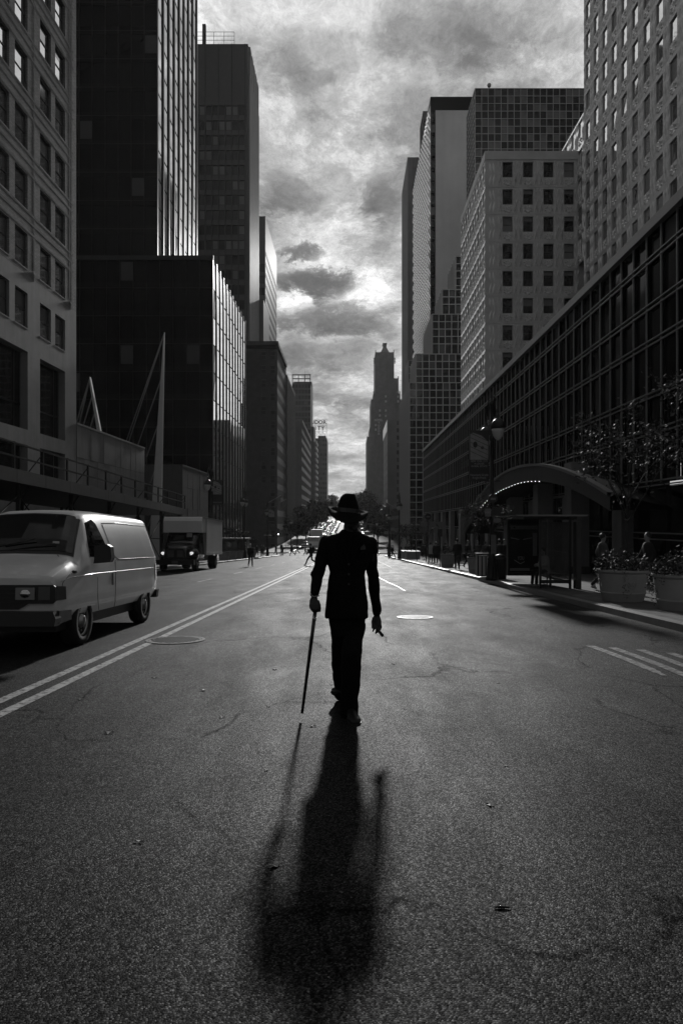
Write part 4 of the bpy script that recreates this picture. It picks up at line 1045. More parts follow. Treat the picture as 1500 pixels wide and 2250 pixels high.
def planter(x, y, r, h, seed, label, group, flowers=1400, trail=True):
    t = empty('round_planter', (x, y, sw(y)), label=label, cat='planter', group=group); mb = MB()
    mb.lathe([(r*.74, 0), (r*.78, .04), (r*.84, h*.24), (r*.87, h*.27), (r*.87, h*.30), (r*.85, h*.31), (r*.95, h*.86), (r*.94, h*.88), (r*1.02, h*.94), (r*1.02, h), (r*.93, h), (r*.92, h-.08)], n=36)
    b = mb.build('bowl', PLAST, t); b.data.set_sharp_from_angle(angle=R(25))
    mb = MB()
    mb.tube([(r*.17*math.cos(2*PI*k/20), -r*.902+.004*abs(math.cos(2*PI*k/20)), h*.6+r*.17*math.sin(2*PI*k/20)) for k in range(21)], .008, 5)
    for k in range(5): a = PI/2+2*PI*k/5; mb.tube([(0, -r*.9, h*.6), (r*.12*math.cos(a), -r*.9, h*.6+r*.12*math.sin(a))], .010, 5)
    mb.build('emblem', PLAST, b)
    mb = MB(); mb.lathe([(r*.9, h-.1), (r*.5, h-.03), (.02, h-.02)], n=20, cap=False); mb.build('soil', BARK, t)
    rr = random.Random(seed); f = MB()
    for k in range(flowers):
        a = rr.uniform(0, 2*PI); q = math.sqrt(rr.random())*r*1.05; z = h+rr.uniform(.0, .44)*(1.15-q/r*.6)*(1+.35*math.sin(a*3+seed))
        leaf(f, (q*math.cos(a), q*math.sin(a), z), rr.uniform(.05, .11), rr, 1 if rr.random() < .3 else 0)
    if trail:
        for k in range(8):
            a = rr.uniform(0, 2*PI) if k > 2 else (-.1, .05, 3.2)[k]; ln = rr.uniform(.15, .75)
            for q in range(int(70*ln)):
                zz = h-ln*q/(70*ln); leaf(f, (r*1.06*math.cos(a)+rr.gauss(0, .035), r*1.06*math.sin(a)+rr.gauss(0, .035), zz), rr.uniform(.03, .06), rr, 1 if rr.random() < .4 else 0)
    f.build('ground_cover', [LEAF, LEAFL], t); return t
planter(6.75, 16.9, .62, .78, 1, 'big round stone planter with trailing ivy, left one of the near pair', 'round planters on the pavements')
planter(7.05, 14.5, .60, .76, 2, 'big round stone planter cut by the right edge of the picture', 'round planters on the pavements')
sapling((6.85, 16.9, sw(16.9)+.68), 4.7, 1.45, 1700, .105, 11, 'young tree with sparse pale leaves growing from the near left planter')
sapling((7.6, 14.4, sw(14.5)+.68), 5.0, 1.4, 1500, .10, 12, 'young leafy tree growing from the planter at the right edge')
planter(6.55, 35.7, .42, .82, 3, 'round planter half hidden behind the striped litter bin', 'round planters on the pavements', 500, False)
sapling((6.55, 35.7, sw(35.7)+.7), 3.9, 1.0, 650, .10, 13, 'slender forked young tree in the planter behind the litter bin')
planter(6.6, 46.2, .52, .88, 4, 'round planter between two groups of people on the right pavement', 'round planters on the pavements', 500, False)
for i, (x, y, lb) in enumerate(((-12.95, 70.5, 'round planter nearest the rear of the delivery truck'), (-12.95, 75, 'round planter with a tall shrub, second from the truck'), (-12.95, 79.5, 'round planter beside the second left street lamp'), (-13, 90.5, 'left side round planter standing behind the lone pedestrian'))):
    planter(x, y, .62, .9, 20+i, lb, 'round planters on the pavements', 350, False)
    sapling((x, y, sw(y)+.8), 3.0 if i != 3 else 2.2, 1.1, 420, .14, 30+i, 'bushy shrub in the '+('planter nearest the truck rear', 'second left planter from the truck', 'planter by the second left lamp', 'planter behind the lone pedestrian')[i], 'shrub', 'shrub')
for i, (x, y) in enumerate(((6.9, 77), (6.9, 82))):
    t = empty('box_planter', (x, y, sw(y)), label=('long box planter with bushes, the nearer one, on the right kerb', 'long box planter farther along the right kerb')[i], cat='planter'); mb = MB()
    mb.box(-.6, .9, -1.6, 1.6, 0, .85); mb.box(-.66, .96, -1.66, 1.66, .852, .93); mb.build('trough', PLAST, t)
    sapling((x, y, sw(y)+.85), 3.2, 1.3, 700, .15, 50+i, ('loose bush growing in the nearer box planter', 'loose bush growing in the farther box planter')[i], 'shrub', 'shrub')
def basket(x, y, dz, r, seed, label):
    t = empty('hanging_basket', (x, y, sw(y)+dz), label=label, cat='flower basket', group='flower baskets on the lamp posts'); rr = random.Random(seed)
    mb = MB(); mb.lathe([(.05, -.3), (r*.6, -.2), (r*.75, 0), (r*.7, 0)], n=12); mb.build('basket', BLACKM, t)
    mb = MB()
    for k in range(520):
        a = rr.uniform(0, 2*PI); q = math.sqrt(rr.random())*r; z = rr.uniform(-.55, .35)*(1 if q > r*.6 else .5)
        leaf(mb, (q*math.cos(a), q*math.sin(a), z), rr.uniform(.05, .1), rr, 1 if rr.random() < .35 else 0)
    mb.build('foliage', [LEAF, LEAFL], t)
basket(5.35, 27.5, 2.75, .42, 1, 'leafy flower basket left of the banner lamp post'); basket(6.15, 27.5, 2.7, .42, 2, 'leafy flower basket right of the banner lamp post')
basket(-12.5, 81, 3.2, .8, 3, 'flower basket around the second left lamp post'); basket(-12.5, 104, 3.2, .8, 4, 'flower basket around the third left lamp post')

# ---- far street trees
def tree(x, y, h, r, seed, label, n=2600, ls=.55, thin=0):
    rr = random.Random(seed); t = empty('street_tree', (x, y, sw(y)), label=label, cat='tree', group='street trees at the far end'); mb = MB(); tips = []
    mb.tube([(0, 0, 0), (.1, 0, h*.2), (0, .1, h*.4)], [.22, .17, .13], 7)
    cl = []
    for k in range(13):
        a = rr.uniform(0, 2*PI); q = r*rr.uniform(.3, .85); z = h*rr.uniform(.5, .93); e = Vector((q*math.cos(a), q*math.sin(a), z))
        s0 = Vector((0, 0, h*rr.uniform(.22, .42))); mb.tube([s0, s0.lerp(e, .5)+Vector((0, 0, .4)), e], [.09, .06, .02], 5); cl.append((e, r*rr.uniform(.28, .45)))
        cl.append((s0.lerp(e, .7), r*.3))
    mb.build('trunk', BARK, t); f = MB()
    for k in range(n):
        c, q = rr.choice(cl); d = Vector((rr.gauss(0, 1), rr.gauss(0, 1), rr.gauss(0, .7))).normalized()*q*rr.random()**.4
        leaf(f, c+d, ls*rr.uniform(.6, 1.4), rr, 1 if rr.random() < .2 else 0)
    f.build('crown', [LEAF, LEAFL], t)
TL = [(-13.5, 176, 7, 3.6, 'first dark street tree past the crossing on the left'), (-12.8, 200, 9, 5, 'second dark street tree on the left beyond the truck traffic'), (-12.6, 215, 9.5, 5.2, 'third tree on the left, its crown arching over the lorry'), (-12.4, 255, 11, 6.5, 'tree with a wide arching crown over the queued cars'),
      (-12.2, 290, 11, 6.5, 'tree behind the wide arching crown on the left'), (-11.5, 335, 11, 6.5, 'far left tree at the top of the rise'), (-11, 400, 12.5, 6, 'last left tree beside the hat brim'), (-13, 520, 21, 6, 'sunlit tree top seen against the horizon left of the hat'),
      (7.2, 175, 7, 3.2, 'thin tree behind the mast arm on the right'), (7.0, 200, 8.5, 4, 'dark tree right of the walking man past the crossing'), (7.4, 260, 11, 5, 'second tall tree on the right beyond the crossing'), (7.5, 300, 13.5, 5.5, 'third tall tree on the right side'), (8.5, 350, 18, 6, 'tallest pointed tree under the hotel tower'), (10, 430, 21, 7, 'last right tree against the horizon right of the hat')]
for i, (x, y, h, r, lb) in enumerate(TL): tree(x, y, h, r, 100+i, lb, 2200, .5+y/900)
sapling((6.7, 60, sw(60)), 4.4, 1.2, 500, .13, 71, 'thin street tree near the turn arrow signs'); sapling((6.7, 68, sw(68)), 4.6, 1.4, 700, .14, 72, 'thin street tree before the box planters')
sapling((6.9, 94, sw(94)), 4.6, 1.5, 700, .16, 73, 'thin street tree behind the box planters')

# ---- bus shelter
bs = empty('bus_shelter', (6.6, 23.6, sw(23.6)), label='glass bus shelter with an advertising panel at its far end', cat='bus shelter')
z0 = 0; mb = MB()
SG = M('shelter_glass', .5, .04, spec=.4, trans=.95)
def B0(name, mat, *boxes, parent=bs):
    mb = MB()
    for b in boxes: mb.box(*b)
    return mb.build(name, mat, parent)
B0('roof', M('shelter_roof', .22, .25, metal=.6), (-1.25, .95, -1.9, 2.2, 2.38, 2.43)); B0('roof_beam', BLACKM, (.45, .55, -1.8, 2.1, 2.26, 2.377), (-1.0, .7, -1.62, -1.55, 2.28, 2.377))
B0('advert_frame', BLACKM, (-.78, -.72, 1.62, 1.78, .22, 2.3), (.38, .44, 1.62, 1.78, .22, 2.3), (-.72, .38, 1.62, 1.78, 2.12, 2.3), (-.72, .38, 1.62, 1.78, .22, .34), (-.72, .38, 1.69, 1.78, .34, 2.12))
ad = B0('advert_poster', M('poster_black', .006, .25), (-.71, .37, 1.660, 1.688, .345, 2.115))
PG = M('poster_grey', .16, .4); PW = M('poster_white', .3, .4)
B0('poster_strip', PG, (-.66, .32, 1.650, 1.658, 1.93, 2.07), (.16, .32, 1.650, 1.658, .95, 1.8), (-.68, .05, 1.650, 1.658, .40, .50), parent=ad)
mb = MB()
for p, q in (((-.66, 1.62), (-.34, 1.56)), ((-.2, 1.56), (.14, 1.62)), ((-.52, .80), (-.30, .66)), ((-.30, .66), (-.14, .74))):
    mb.face([(p[0], 1.655, p[1]-.012), (q[0], 1.655, q[1]-.012), (q[0], 1.655, q[1]+.012), (p[0], 1.655, p[1]+.012)])
mb.build('poster_chevron', PW, ad)
text('lettering', 'YOU', .2, PW, ad, Matrix.Translation((-.28, 1.65, .86)) @ FACE, .002, .24)
mb = MB()
mb.ball((-.52, 1.652, 2.0), (.05, .004, .04), 8)
mb.build('poster_glyph', BLACKM, ad)
B0('post', ALU, (.36, .40, .55, .60, 0, 2.37)); B0('post', BLACKM, (.46, .53, -1.62, -1.55, 0, 2.26)); B0('post', BLACKM, (.46, .53, 1.80, 1.87, 0, 2.26))
B0('back_glass', SG, (.485, .497, -1.54, 1.79, .3, 2.2)); B0('end_glass', SG, (-.45, .44, -1.59, -1.58, .35, 2.2))
B0('glass_rail', BLACKM, (-.5, .455, -1.62, -1.55, .22, .33), (.47, .52, -1.54, 1.79, .2, .29), (-.5, -.44, -1.62, -1.55, 0, 2.27)); B0('bench', BLACKM, (.0, .42, -.9, 1.2, .42, .47), (.1, .16, -.7, -.62, 0, .42), (.1, .16, .9, .98, 0, .42))
B0('dot_band', PG, *[(.474, .480, -1.5+.15*k, -1.46+.15*k, 1.18, 1.22) for k in range(20)])
B0('kiosk_panel', M('kiosk_panel', .03, .4), (.56, .72, -2.0, -1.7, 0, 2.2))

# ---- litter bins, newsstand, signs
t = empty('litter_bin', (5.95, 30.5, sw(30.5)), label='slatted litter bin with pale vertical stripes by the lamp base', cat='bin'); mb = MB(); mb.box(-.30, .26, -.25, .25, .05, .95); mb.box(-.33, .29, -.28, .28, 1.0, 1.07); mb.box(-.3, -.26, -.25, .25, .95, 1.0); mb.box(.22, .26, -.25, .25, .95, 1.0); mb.build('bin_body', BLACKM, t)
mb = MB()
for k in range(3): mb.box(-.24+.17*k, -.13+.17*k, -.268, -.252, .1, .93)
mb.build('stripe_panel', M('bin_stripe', .5, .5), t)
t = empty('litter_bin', (6.3, 28.6, sw(28.6)), label='low black round litter bin just beside the lamp base', cat='bin'); mb = MB(); mb.lathe([(.24, 0), (.26, .1), (.30, .8), (.31, .86), (.27, .9)], n=14); mb.build('bin_body', BLACKM, t); mb = MB(); mb.lathe([(.27, .9), (.2, 1.0), (.02, 1.05)], n=14); mb.build('lid', BLACKM, t)
def sign(x, y, h, label, plates, pole=.035):
    t = empty('sign_post', (x, y, sw(y)), label=label, cat='sign'); mb = MB(); mb.tube([(0, 0, 0), (0, 0, h)], pole, 6); mb.build('post', BLACKM, t)
    for (dx, z, w, hh, kind) in plates:
        mb = MB()
        if kind == 'round': mb.rings([[Vector((dx+w/2*math.cos(2*PI*k/16), yy, z+w/2*math.sin(2*PI*k/16))) for k in range(16)] for yy in (-.06, -.05)], 0, True, False)
        else: mb.box(dx-w/2, dx+w/2, -.06, -.05, z-hh/2, z+hh/2)
        pl = mb.build('plate', M('sign_grey', .2, .5) if kind != 'dark' and kind != 'round' else M('sign_dark', .02, .4), t)
        if kind == 'arrow':
            a = MB(); a.tube([(dx+w*.12, -.07, z-hh*.35), (dx+w*.12, -.07, z), (dx-w*.02, -.07, z+hh*.15), (dx-w*.12, -.07, z+hh*.18)], w*.05, 6)
            a.face([(dx-w*.32, -.075, z+hh*.18), (dx-w*.08, -.075, z+hh*.05), (dx-w*.08, -.075, z+hh*.33)]); a.build('arrow', BLACKM, pl)
        if kind == 'round':
            a = MB(); a.box(dx-w*.28, dx+w*.28, -.075, -.066, z-w*.12, z+w*.12); a.build('bus_symbol', M('sign_grey', .2, .5), pl)
        if kind == 'm42': text('lettering', 'M42', .14, M('sign_grey2', .35, .5), pl, Matrix.Translation((dx, -.065, z)) @ FACE, .002)
    return t
sign(5.68, 27.15, 3.4, 'bus stop signs fixed to the front of the banner lamp post', [(0, 3.25, .36, .36, 'round'), (.16, 2.75, .34, .34, 'dark'), (.16, 2.40, .28, .16, 'plain'), (-.2, 2.7, .24, .3, 'm42'), (0.02, .9+.55, .2, .75, 'plain')], .03)
sign(6.3, 55, 4.0, 'round bus stop sign on a pole ahead of the turn arrows', [(0, 3.8, .5, .5, 'round'), (-.35, 3.2, .5, .4, 'plain'), (.4, 3.2, .5, .4, 'plain')])
sign(7.4, 66, 3.9, 'pale turn arrow sign, left one of the two on the right pavement', [(0, 3.3, .95, 1.0, 'arrow')]); sign(8.5, 66, 3.9, 'pale turn arrow sign, right one of the two on the right pavement', [(0, 3.3, .8, 1.0, 'arrow')])
sign(-12.6, 134, 5.0, 'turn arrow sign by the far left corner of the crossing', [(0, 4.4, .9, 1.0, 'arrow')]); sign(6.0, 45.5, 2.6, 'slim dark parking sign pole beside the man in the pale jacket', [(0, 2.3, .3, .5, 'dark')])
t = empty('newsstand', (-14.1, 84, sw(84)), label='low dark newsstand with a bright slatted end on the left pavement', cat='kiosk'); mb = MB(); mb.box(-1.6, 1.6, -1, 1, 0, 2.3); mb.build('cabin', M('kiosk_panel', .03, .4), t)
mb = MB(); mb.box(-1.9, 1.8, -1.2, 1.2, 2.302, 2.5); mb.build('roof', M('mid_metal', .2, .4, metal=.5), t); mb = MB()
for k in range(6): mb.box(1.2, 1.55, -1.05, -1.004, .9+.2*k, 1.02+.2*k)
mb.build('slats', M('bright_slat', .7, .5), t); mb = MB(); mb.box(-1.3, -.2, -1.03, -1.004, .9, 2.0); mb.box(0, .9, -1.03, -1.004, .9, 2.0); mb.build('window', GLASSL, t)
# mast arm with signals
t = empty('signal_mast', (6.6, 112, sw(112)), label='curved mast arm with a traffic light and street sign on the far right corner', cat='traffic light'); mb = MB()
mb.tube([(0, 0, 0), (0, 0, 5.2)], [.12, .09], 8); mb.build('post', BLACKM, t); mb = MB(); mb.tube([(0, 0, 4.0), (-1.2, 0, 4.6), (-2.8, 0, 5.1), (-5, 0, 5.25)], [.07, .06, .05, .04], 7); mb.build('arm', MULL, t)
for x, z in ((-5.0, 4.75), (0.35, 3.0)):
    mb = MB(); mb.box(x-.16, x+.16, -.2, .1, z-.5, z+.5); s = mb.build('signal_head', BLACKM, t)
    for k in range(3): mb = MB(); mb.lathe([(.10, -.02), (.12, 0)], n=10); o = mb.build('lens', M('signal_lens', .06, .3), s); o.location = (x, -.22, z-.32+.32*k); o.rotation_euler = (R(90), 0, 0)
mb = MB(); mb.box(-.9, .9, -.16, -.13, 3.5, 4.0); mb.build('street_sign', M('sign_grey', .2, .5), t)
t = empty('traffic_light', (-12.4, 116, sw(116)), label='traffic light post with a small white light on the left corner of the crossing', cat='traffic light'); mb = MB(); mb.tube([(0, 0, 0), (0, 0, 4.4)], .07, 7); mb.build('post', BLACKM, t)
mb = MB(); mb.box(.15, .5, -.2, .1, 3.3, 4.5); s = mb.build('signal_head', BLACKM, t)
for k in range(3): mb = MB(); mb.ball((.32, -.23, 3.55+.36*k), .11, 8); mb.build('lens', M('signal_lens', .06, .3) if k else M('signal_lit', .8, .4, emit=5), s)
# flags
FLG = M('flag_cloth', .16, .8, var=.5, vscale=2); 
for i, (x, y, z) in enumerate(((12.9, 190, 4.3), (12.9, 200, 5), (12.9, 210, 4), (12.9, 182, 5.2), (-18.2, 148, 5.6), (-18.2, 160, 5.2))):
    s = 1 if x < 0 else -1; t = empty('flag', (x, y, z), label=('first flag on a slanted pole right of the walking man', 'second flag on a slanted pole right of the walking man', 'farthest flag on the right hand facades', 'nearest flag on a slanted pole on the right facades', 'pale flag on a slanted pole on the dark brick building', 'second pale flag on the dark brick building')[i], cat='flag')
    mb = MB(); mb.tube([(0, 0, 0), (s*3.4, 0, 2.0)], .06, 5); mb.build('pole', ALU, t); mb = MB()
    for k in range(8):
        for q in range(3):
            a, b = k/8, (k+1)/8; c = lambda u, v: (s*(3.3-1.6*u*.9), .15*math.sin(u*9+v*2), 1.9-.9*u-1.6*v-.25*u*v)
            mb.face([c(a, q/3), c(b, q/3), c(b, (q+1)/3), c(a, (q+1)/3)], 0, True)
    mb.build('cloth', FLG, t)
# ---- small litter on the road
rr = random.Random(9); lm = [M('dead_leaf', .07, .6, var=.3, vscale=9)]
l0 = None
spots = [(-1.05, 3.4), (-.35, 3.15), (-1.1, 5.9), (-.75, 6.3), (-.3, 5.6), (1.75, 3.3), (2.0, 2.9), (.5, 6.2), (1.05, 4.6), (-1.9, 5.4), (-2.2, 7.7), (-.9, 8.2), (1.6, 7.4), (.55, 8.6), (2.6, 6.6), (-.55, 4.5), (.8, 3.9), (-1.5, 7.0), (-.2, 7.3), (3.0, 5.4), (-2.6, 6.6), (1.3, 9.6), (.4, 10.8)]
for i, (x, y) in enumerate(spots):
    if l0 is None:
        mb = MB(); n = 12; mb.add([(0, 0, .006)]+[(math.cos(2*PI*k/n)*.030*(1+.3*(k % 2)), math.sin(2*PI*k/n)*.018*(1+.4*(k % 2)), .002+.008*(k % 3)/2) for k in range(n)], [(0, k+1, (k+1) % n+1) for k in range(n)])
        o = l0 = mb.build('fallen_leaf', lm)
    else: o = l0.copy(); S.collection.objects.link(o)
    o.location = (x, y, gz(y)+.001); o.rotation_euler = (-.0353, 0, rr.uniform(0, 6.28)); o.scale = (rr.uniform(.5, 1.15),)*3
    tag(o, 'small crumpled pale leaf lying flat on the asphalt', 'leaf', 'fallen leaves scattered on the road')
mb = MB(); mb.ball((0, 0, .006), (.036, .006, .005), 10); o = mb.build('stick', M('stick', .004, .8), None, loc=(.62, 2.78, gz(2.78))); o.rotation_euler = (0, .0, .15-.2); tag(o, 'short black stick lying on the road in the right foreground', 'stick')
# ================================================================== vehicles
WHITEP = M('white_van_paint', .62, .35, spec=.5, coat=.6, var=.18, vscale=1.2, fine=.03); TYRE = M('tyre_rubber', .012, .8); RIM = M('steel_wheel', .35, .35, metal=.8); PLAS = M('black_plastic', .015, .5)
VGL = M('vehicle_glass', .006, .03, spec=.6); LENS = M('headlamp_lens', .25, .08, spec=.8, coat=1); DARKP = M('dark_truck_paint', .02, .25, coat=.8)
def wheel(t, x, y, r, w, side, rimm=RIM, n=28):
    g = MB(); T = Matrix.Translation((x, y, r)) @ Matrix.Rotation(R(90)*side, 4, 'Y')
    def lat(mb, prof, m=0): mb.rings([[T @ Vector((q*math.cos(2*PI*k/n), q*math.sin(2*PI*k/n), z)) for k in range(n)] for q, z in prof], m, True, True)
    lat(g, [(r*.6, -w), (r*.93, -w), (r, -w*.85), (r, -w*.15), (r*.94, 0), (r*.66, .005), (r*.62, -.04)]); wt = g.build('wheel', TYRE, t)
    g = MB(); lat(g, [(r*.62, -.05), (r*.60, -.015), (r*.56, -.03), (r*.50, -.07), (r*.26, -.035), (r*.22, -.0), (r*.12, .015), (.01, .017)])
    for k in range(8):
        a = 2*PI*k/8; p = T @ Vector((r*.4*math.cos(a), r*.4*math.sin(a), -.045)); g.ball(p, r*.05, 6)
    g.build('rim', rimm, wt)
class Loft:
    # stations: (y, z_bottom, z_mid, z_belt, z_shoulder, z_roof, w_bottom, w_mid, w_belt, w_shoulder)
    def __init__(s, st): s.st = st
    def sec(s, y):
        st = s.st
        for a, b in zip(st, st[1:]):
            if a[0] <= y <= b[0]:
                f = (y-a[0])/(b[0]-a[0]); return [p+(q-p)*f for p, q in zip(a, b)]
        return list(st[-1] if y > st[-1][0] else st[0])
    def pts(s, y):
        _, zb, zm, zl, zs, zr, wb, wm, wl, ws = s.sec(y)
        h = [(0, zb), (wb*.8, zb), (wb, zb+.05), (wm, (zb+zm)/2), (wm, zm), (wl, zl), ((wl+ws)/2+.01, (zl+zs)/2), (ws, zs), (ws-.06, zs+(zr-zs)*.45), (ws*.72, zr-(zr-zs)*.2), (ws*.35, zr-.008), (0, zr)]
        return h
    def ring(s, y, ins=0):
        h = s.pts(y); L_ = [Vector((x, y, z)) for x, z in h]+[Vector((-x, y, z)) for x, z in reversed(h[1:-1])]; return L_
    def side(s, y, z):
        h = s.pts(y)[3:10]
        for (x0, z0), (x1, z1) in zip(h, h[1:]):
            if z0-1e-6 <= z <= z1+1e-6: return x0+(x1-x0)*((z-z0)/max(1e-6, z1-z0))
        return h[-1][0] if z > h[-1][1] else h[0][0]
    def mesh(s, sub=.12):
        mb = MB(); ys = []
        for a, b in zip(s.st, s.st[1:]): ys += rng(a[0], b[0], n=max(1, int((b[0]-a[0])/sub)))[:-1]
        ys.append(s.st[-1][0]); mb.rings([s.ring(y) for y in ys], 0, True, True); return mb
def patch(L_, poly, sgn, off, mb, m=0, n=10):
    # polygon in (y,z) laid on the body side, cut in rows of strips
    ys = [p[0] for p in poly]; zs = [p[1] for p in poly]; z0, z1 = min(zs), max(zs)
    def span(z):
        xs = []
        for (ya, za), (yb, zb) in zip(poly, poly[1:]+poly[:1]):
            if (za <= z <= zb) or (zb <= z <= za):
                if abs(zb-za) < 1e-9: xs += [ya, yb]
                else: xs.append(ya+(yb-ya)*(z-za)/(zb-za))
        return min(xs), max(xs)
    rows = [z0+1e-5+(z1-z0-2e-5)*k/n for k in range(n+1)]; G = []
    for z in rows:
        a, b = span(z); G.append([Vector((sgn*(L_.side(a+(b-a)*q/8, z)+off), a+(b-a)*q/8, z)) for q in range(9)])
    for i in range(n):
        for q in range(8): mb.face([G[i][q], G[i][q+1], G[i+1][q+1], G[i+1][q]], m, True)
def boolcut(o, cutters):
    for c in cutters:
        md = o.modifiers.new('b', 'BOOLEAN'); md.operation = 'DIFFERENCE'; md.object = c; md.solver = 'EXACT'
    obj_eval(o)
    for c in cutters: bpy.data.objects.remove(c)
def cutter(y, z, r, w=3, zlow=-1):
    mb = MB(); n = 24; poly = [(y+r*math.cos(PI*k/n), z+r*math.sin(PI*k/n)) for k in range(n+1)]+[(y-r, zlow), (y+r, zlow)]
    mb.prism(poly, -w, w, 0, 'x'); return mb.build('cut', PLAS)
# --- cargo van
vx = -4.99; t = empty('cargo_van', (vx, 9.35, gz(9.35)), label='white cargo van with black grille driving towards the viewer at the left edge', cat='van'); t.rotation_euler = (-.0353, 0, 0)
V = Loft([(0.0, .50, .72, .92, 1.02, 1.055, .86, .94, .92, .87), (.03, .44, .72, .94, 1.06, 1.10, .90, .97, .95, .90), (.25, .42, .74, .99, 1.14, 1.19, .92, .99, .975, .91), (.82, .40, .78, 1.12, 1.30, 1.36, .93, 1.0, .985, .86),
          (1.0, .40, .8, 1.2, 1.52, 1.60, .93, 1.0, .985, .80), (1.42, .40, .8, 1.27, 1.90, 2.01, .93, 1.0, .985, .72), (1.62, .40, .8, 1.28, 1.96, 2.075, .93, 1.0, .985, .72), (2.3, .40, .8, 1.28, 1.98, 2.11, .93, 1.0, .985, .73), (4.45, .40, .8, 1.28, 1.97, 2.10, .93, 1.0, .98, .74), (4.72, .44, .8, 1.28, 1.96, 2.09, .92, .99, .97, .74), (4.84, .48, .8, 1.28, 1.88, 2.01, .90, .97, .95, .70)])
body = V.mesh().build('body', WHITEP, t); boolcut(body, [cutter(.95, .40, .47), cutter(4.05, .40, .46)]); body.data.set_sharp_from_angle(angle=R(33))
mb = MB()
mb.box(-.86, .86, .25, 4.7, .28, .6)
for y in (.95, 4.05): mb.box(-.82, .82, y-.5, y+.5, .3, .95)
mb.build('underbody', PLAS, t)
for y in (.95, 4.05):
    for s in (-1, 1): wheel(t, s*.985, y, .365, .24, s)
g = MB(); ys = (.86, 1.385)         # windscreen follows the sloping nose
def roofz(L_, x, y):
    h = L_.pts(y)[7:]; x = abs(x)
    for (xa, za), (xb, zb) in zip(h, h[1:]):
        if xb <= x <= xa: return za+(zb-za)*(xa-x)/max(1e-6, xa-xb)
    return h[0][1]
def screen(L_, y0, y1, w0, w1, off, mb, n=8):
    G = []
    for k in range(n+1):
        y = y0+(y1-y0)*k/n; w = w0+(w1-w0)*k/n; G.append([Vector((w*q/8, y-off*.8, roofz(L_, w*q/8, y)+off*.6)) for q in range(-8, 9)])
    for k in range(n):
        for q in range(16): mb.face([G[k][q], G[k][q+1], G[k+1][q+1], G[k+1][q]], 0, True)
screen(V, .87, 1.40, .83, .69, .016, g); g.build('windscreen', VGL, t)
g = MB(); screen(V, .835, 1.425, .86, .72, .008, g); g.build('windscreen_seal', PLAS, t)
g = MB()
for (x0, x1) in ((-.1, .55), (-.8, -.2)):
    g.tube([(x0, .86, 1.43), (x1, .90, 1.53)], .009, 5); g.tube([(x0-.1, .89, 1.50), (x0+.33, .93, 1.60)], .012, 5)
g.build('wiper', PLAS, t)
g = MB(); g.box(-.20, -.09, 1.315, 1.318, 1.885, 1.915); g.box(.50, .60, .935, .938, 1.53, 1.565)
g.build('sticker', M('paper_sticker', .5, .6), t)
for s in (-1, 1):
    g = MB(); patch(V, [(1.22, 1.30), (2.02, 1.26), (2.08, 1.34), (1.92, 1.88), (1.80, 1.93), (1.52, 1.91)], s, .006, g); g.build('side_window', VGL, t)
    g = MB()                        # seam and moulding lines
    def edge(L_, pts, s_, r_, mb): mb.tube([(s_*(L_.side(y, z)+.002), y, z) for y, z in pts], r_, 5)
    edge(V, [(.16, 1.0)]+[(y, 1.04+.02*(y > 1)) for y in rng(.5, 4.76, .3)], s, .008, g)
    edge(V, [(2.22, 1.86), (2.22, 1.6), (2.3, 1.32), (2.45, 1.27), (3.2, 1.27), (4.2, 1.27), (4.76, 1.27)], s, .007, g)
    edge(V, [(2.2, 1.88), (3.0, 1.91), (4.0, 1.91), (4.7, 1.9)], s, .007, g)
    g.build('side_moulding', M('bright_paint_edge', .6, .25, coat=.8), t)
    g = MB(); edge(V, [(2.28, 1.25), (2.28, .9), (2.26, .55), (2.2, .45)], s, .005, g); edge(V, [(.82, 1.36), (.55, 1.12), (.2, .98), (.10, .8)], s, .005, g)
    edge(V, [(1.46, 1.0), (1.45, .7), (1.50, .48)], s, .004, g); g.build('door_seam', PLAS, t)
    g = MB(); patch(V, [(2.08, .86), (2.13, .86), (2.13, 1.02), (2.08, 1.02)], s, .02, g); patch(V, [(2.06, .84), (2.15, .84), (2.15, 1.04), (2.06, 1.04)], s, .012, g); g.build('door_handle', PLAS, t)
    m = MB(); m.box(s*1.0, s*1.22, 1.28, 1.36, 1.24, 1.28); m.box(s*1.0, s*1.06, 1.28, 1.36, 1.26, 1.5); mm = m.build('mirror_bracket', PLAS, t)
    m = MB(); m.prism([(s*1.02, 1.22), (s*1.27, 1.24), (s*1.30, 1.30), (s*1.28, 1.48), (s*1.22, 1.52), (s*1.06, 1.50)], 1.20, 1.34, 0, 'y'); m.build('mirror_housing', PLAS, mm)
g = MB(); gp = [(-.46, .62), (.46, .62), (.60, .70), (.93, .70), (.965, .74), (.965, .93), (.94, .955), (-.94, .955), (-.965, .93), (-.965, .74), (-.93, .70), (-.60, .70)]
g.prism(gp, -.035, .06, 0, 'y'); g.build('grille', PLAS, t)
g = MB(); 
for z in (.70, .76, .82, .88): g.box(-.5, .5, -.045, -.036, z, z+.02)
g.build('grille_bars', BLACKM, t)
for s in (-1, 1):
    g = MB(); g.box(s*.56-.13, s*.56+.13, -.055, -.036, .755, .92); h = g.build('headlight', LENS, t); g = MB(); g.ball((s*.56, -.05, .835), (.08, .03, .06), 10); g.build('reflector', M('chrome', .6, .15, metal=1), h)
    g = MB(); patch(V, [(.02, .74), (.26, .74), (.26, .92), (.02, .94)], s, .008, g); g.box(min(s*.74, s*.90), max(s*.74, s*.90), -.05, -.036, .75, .93); g.build('corner_lamp', LENS if s < 0 else M('amber_lens', .10, .1, coat=1), t)
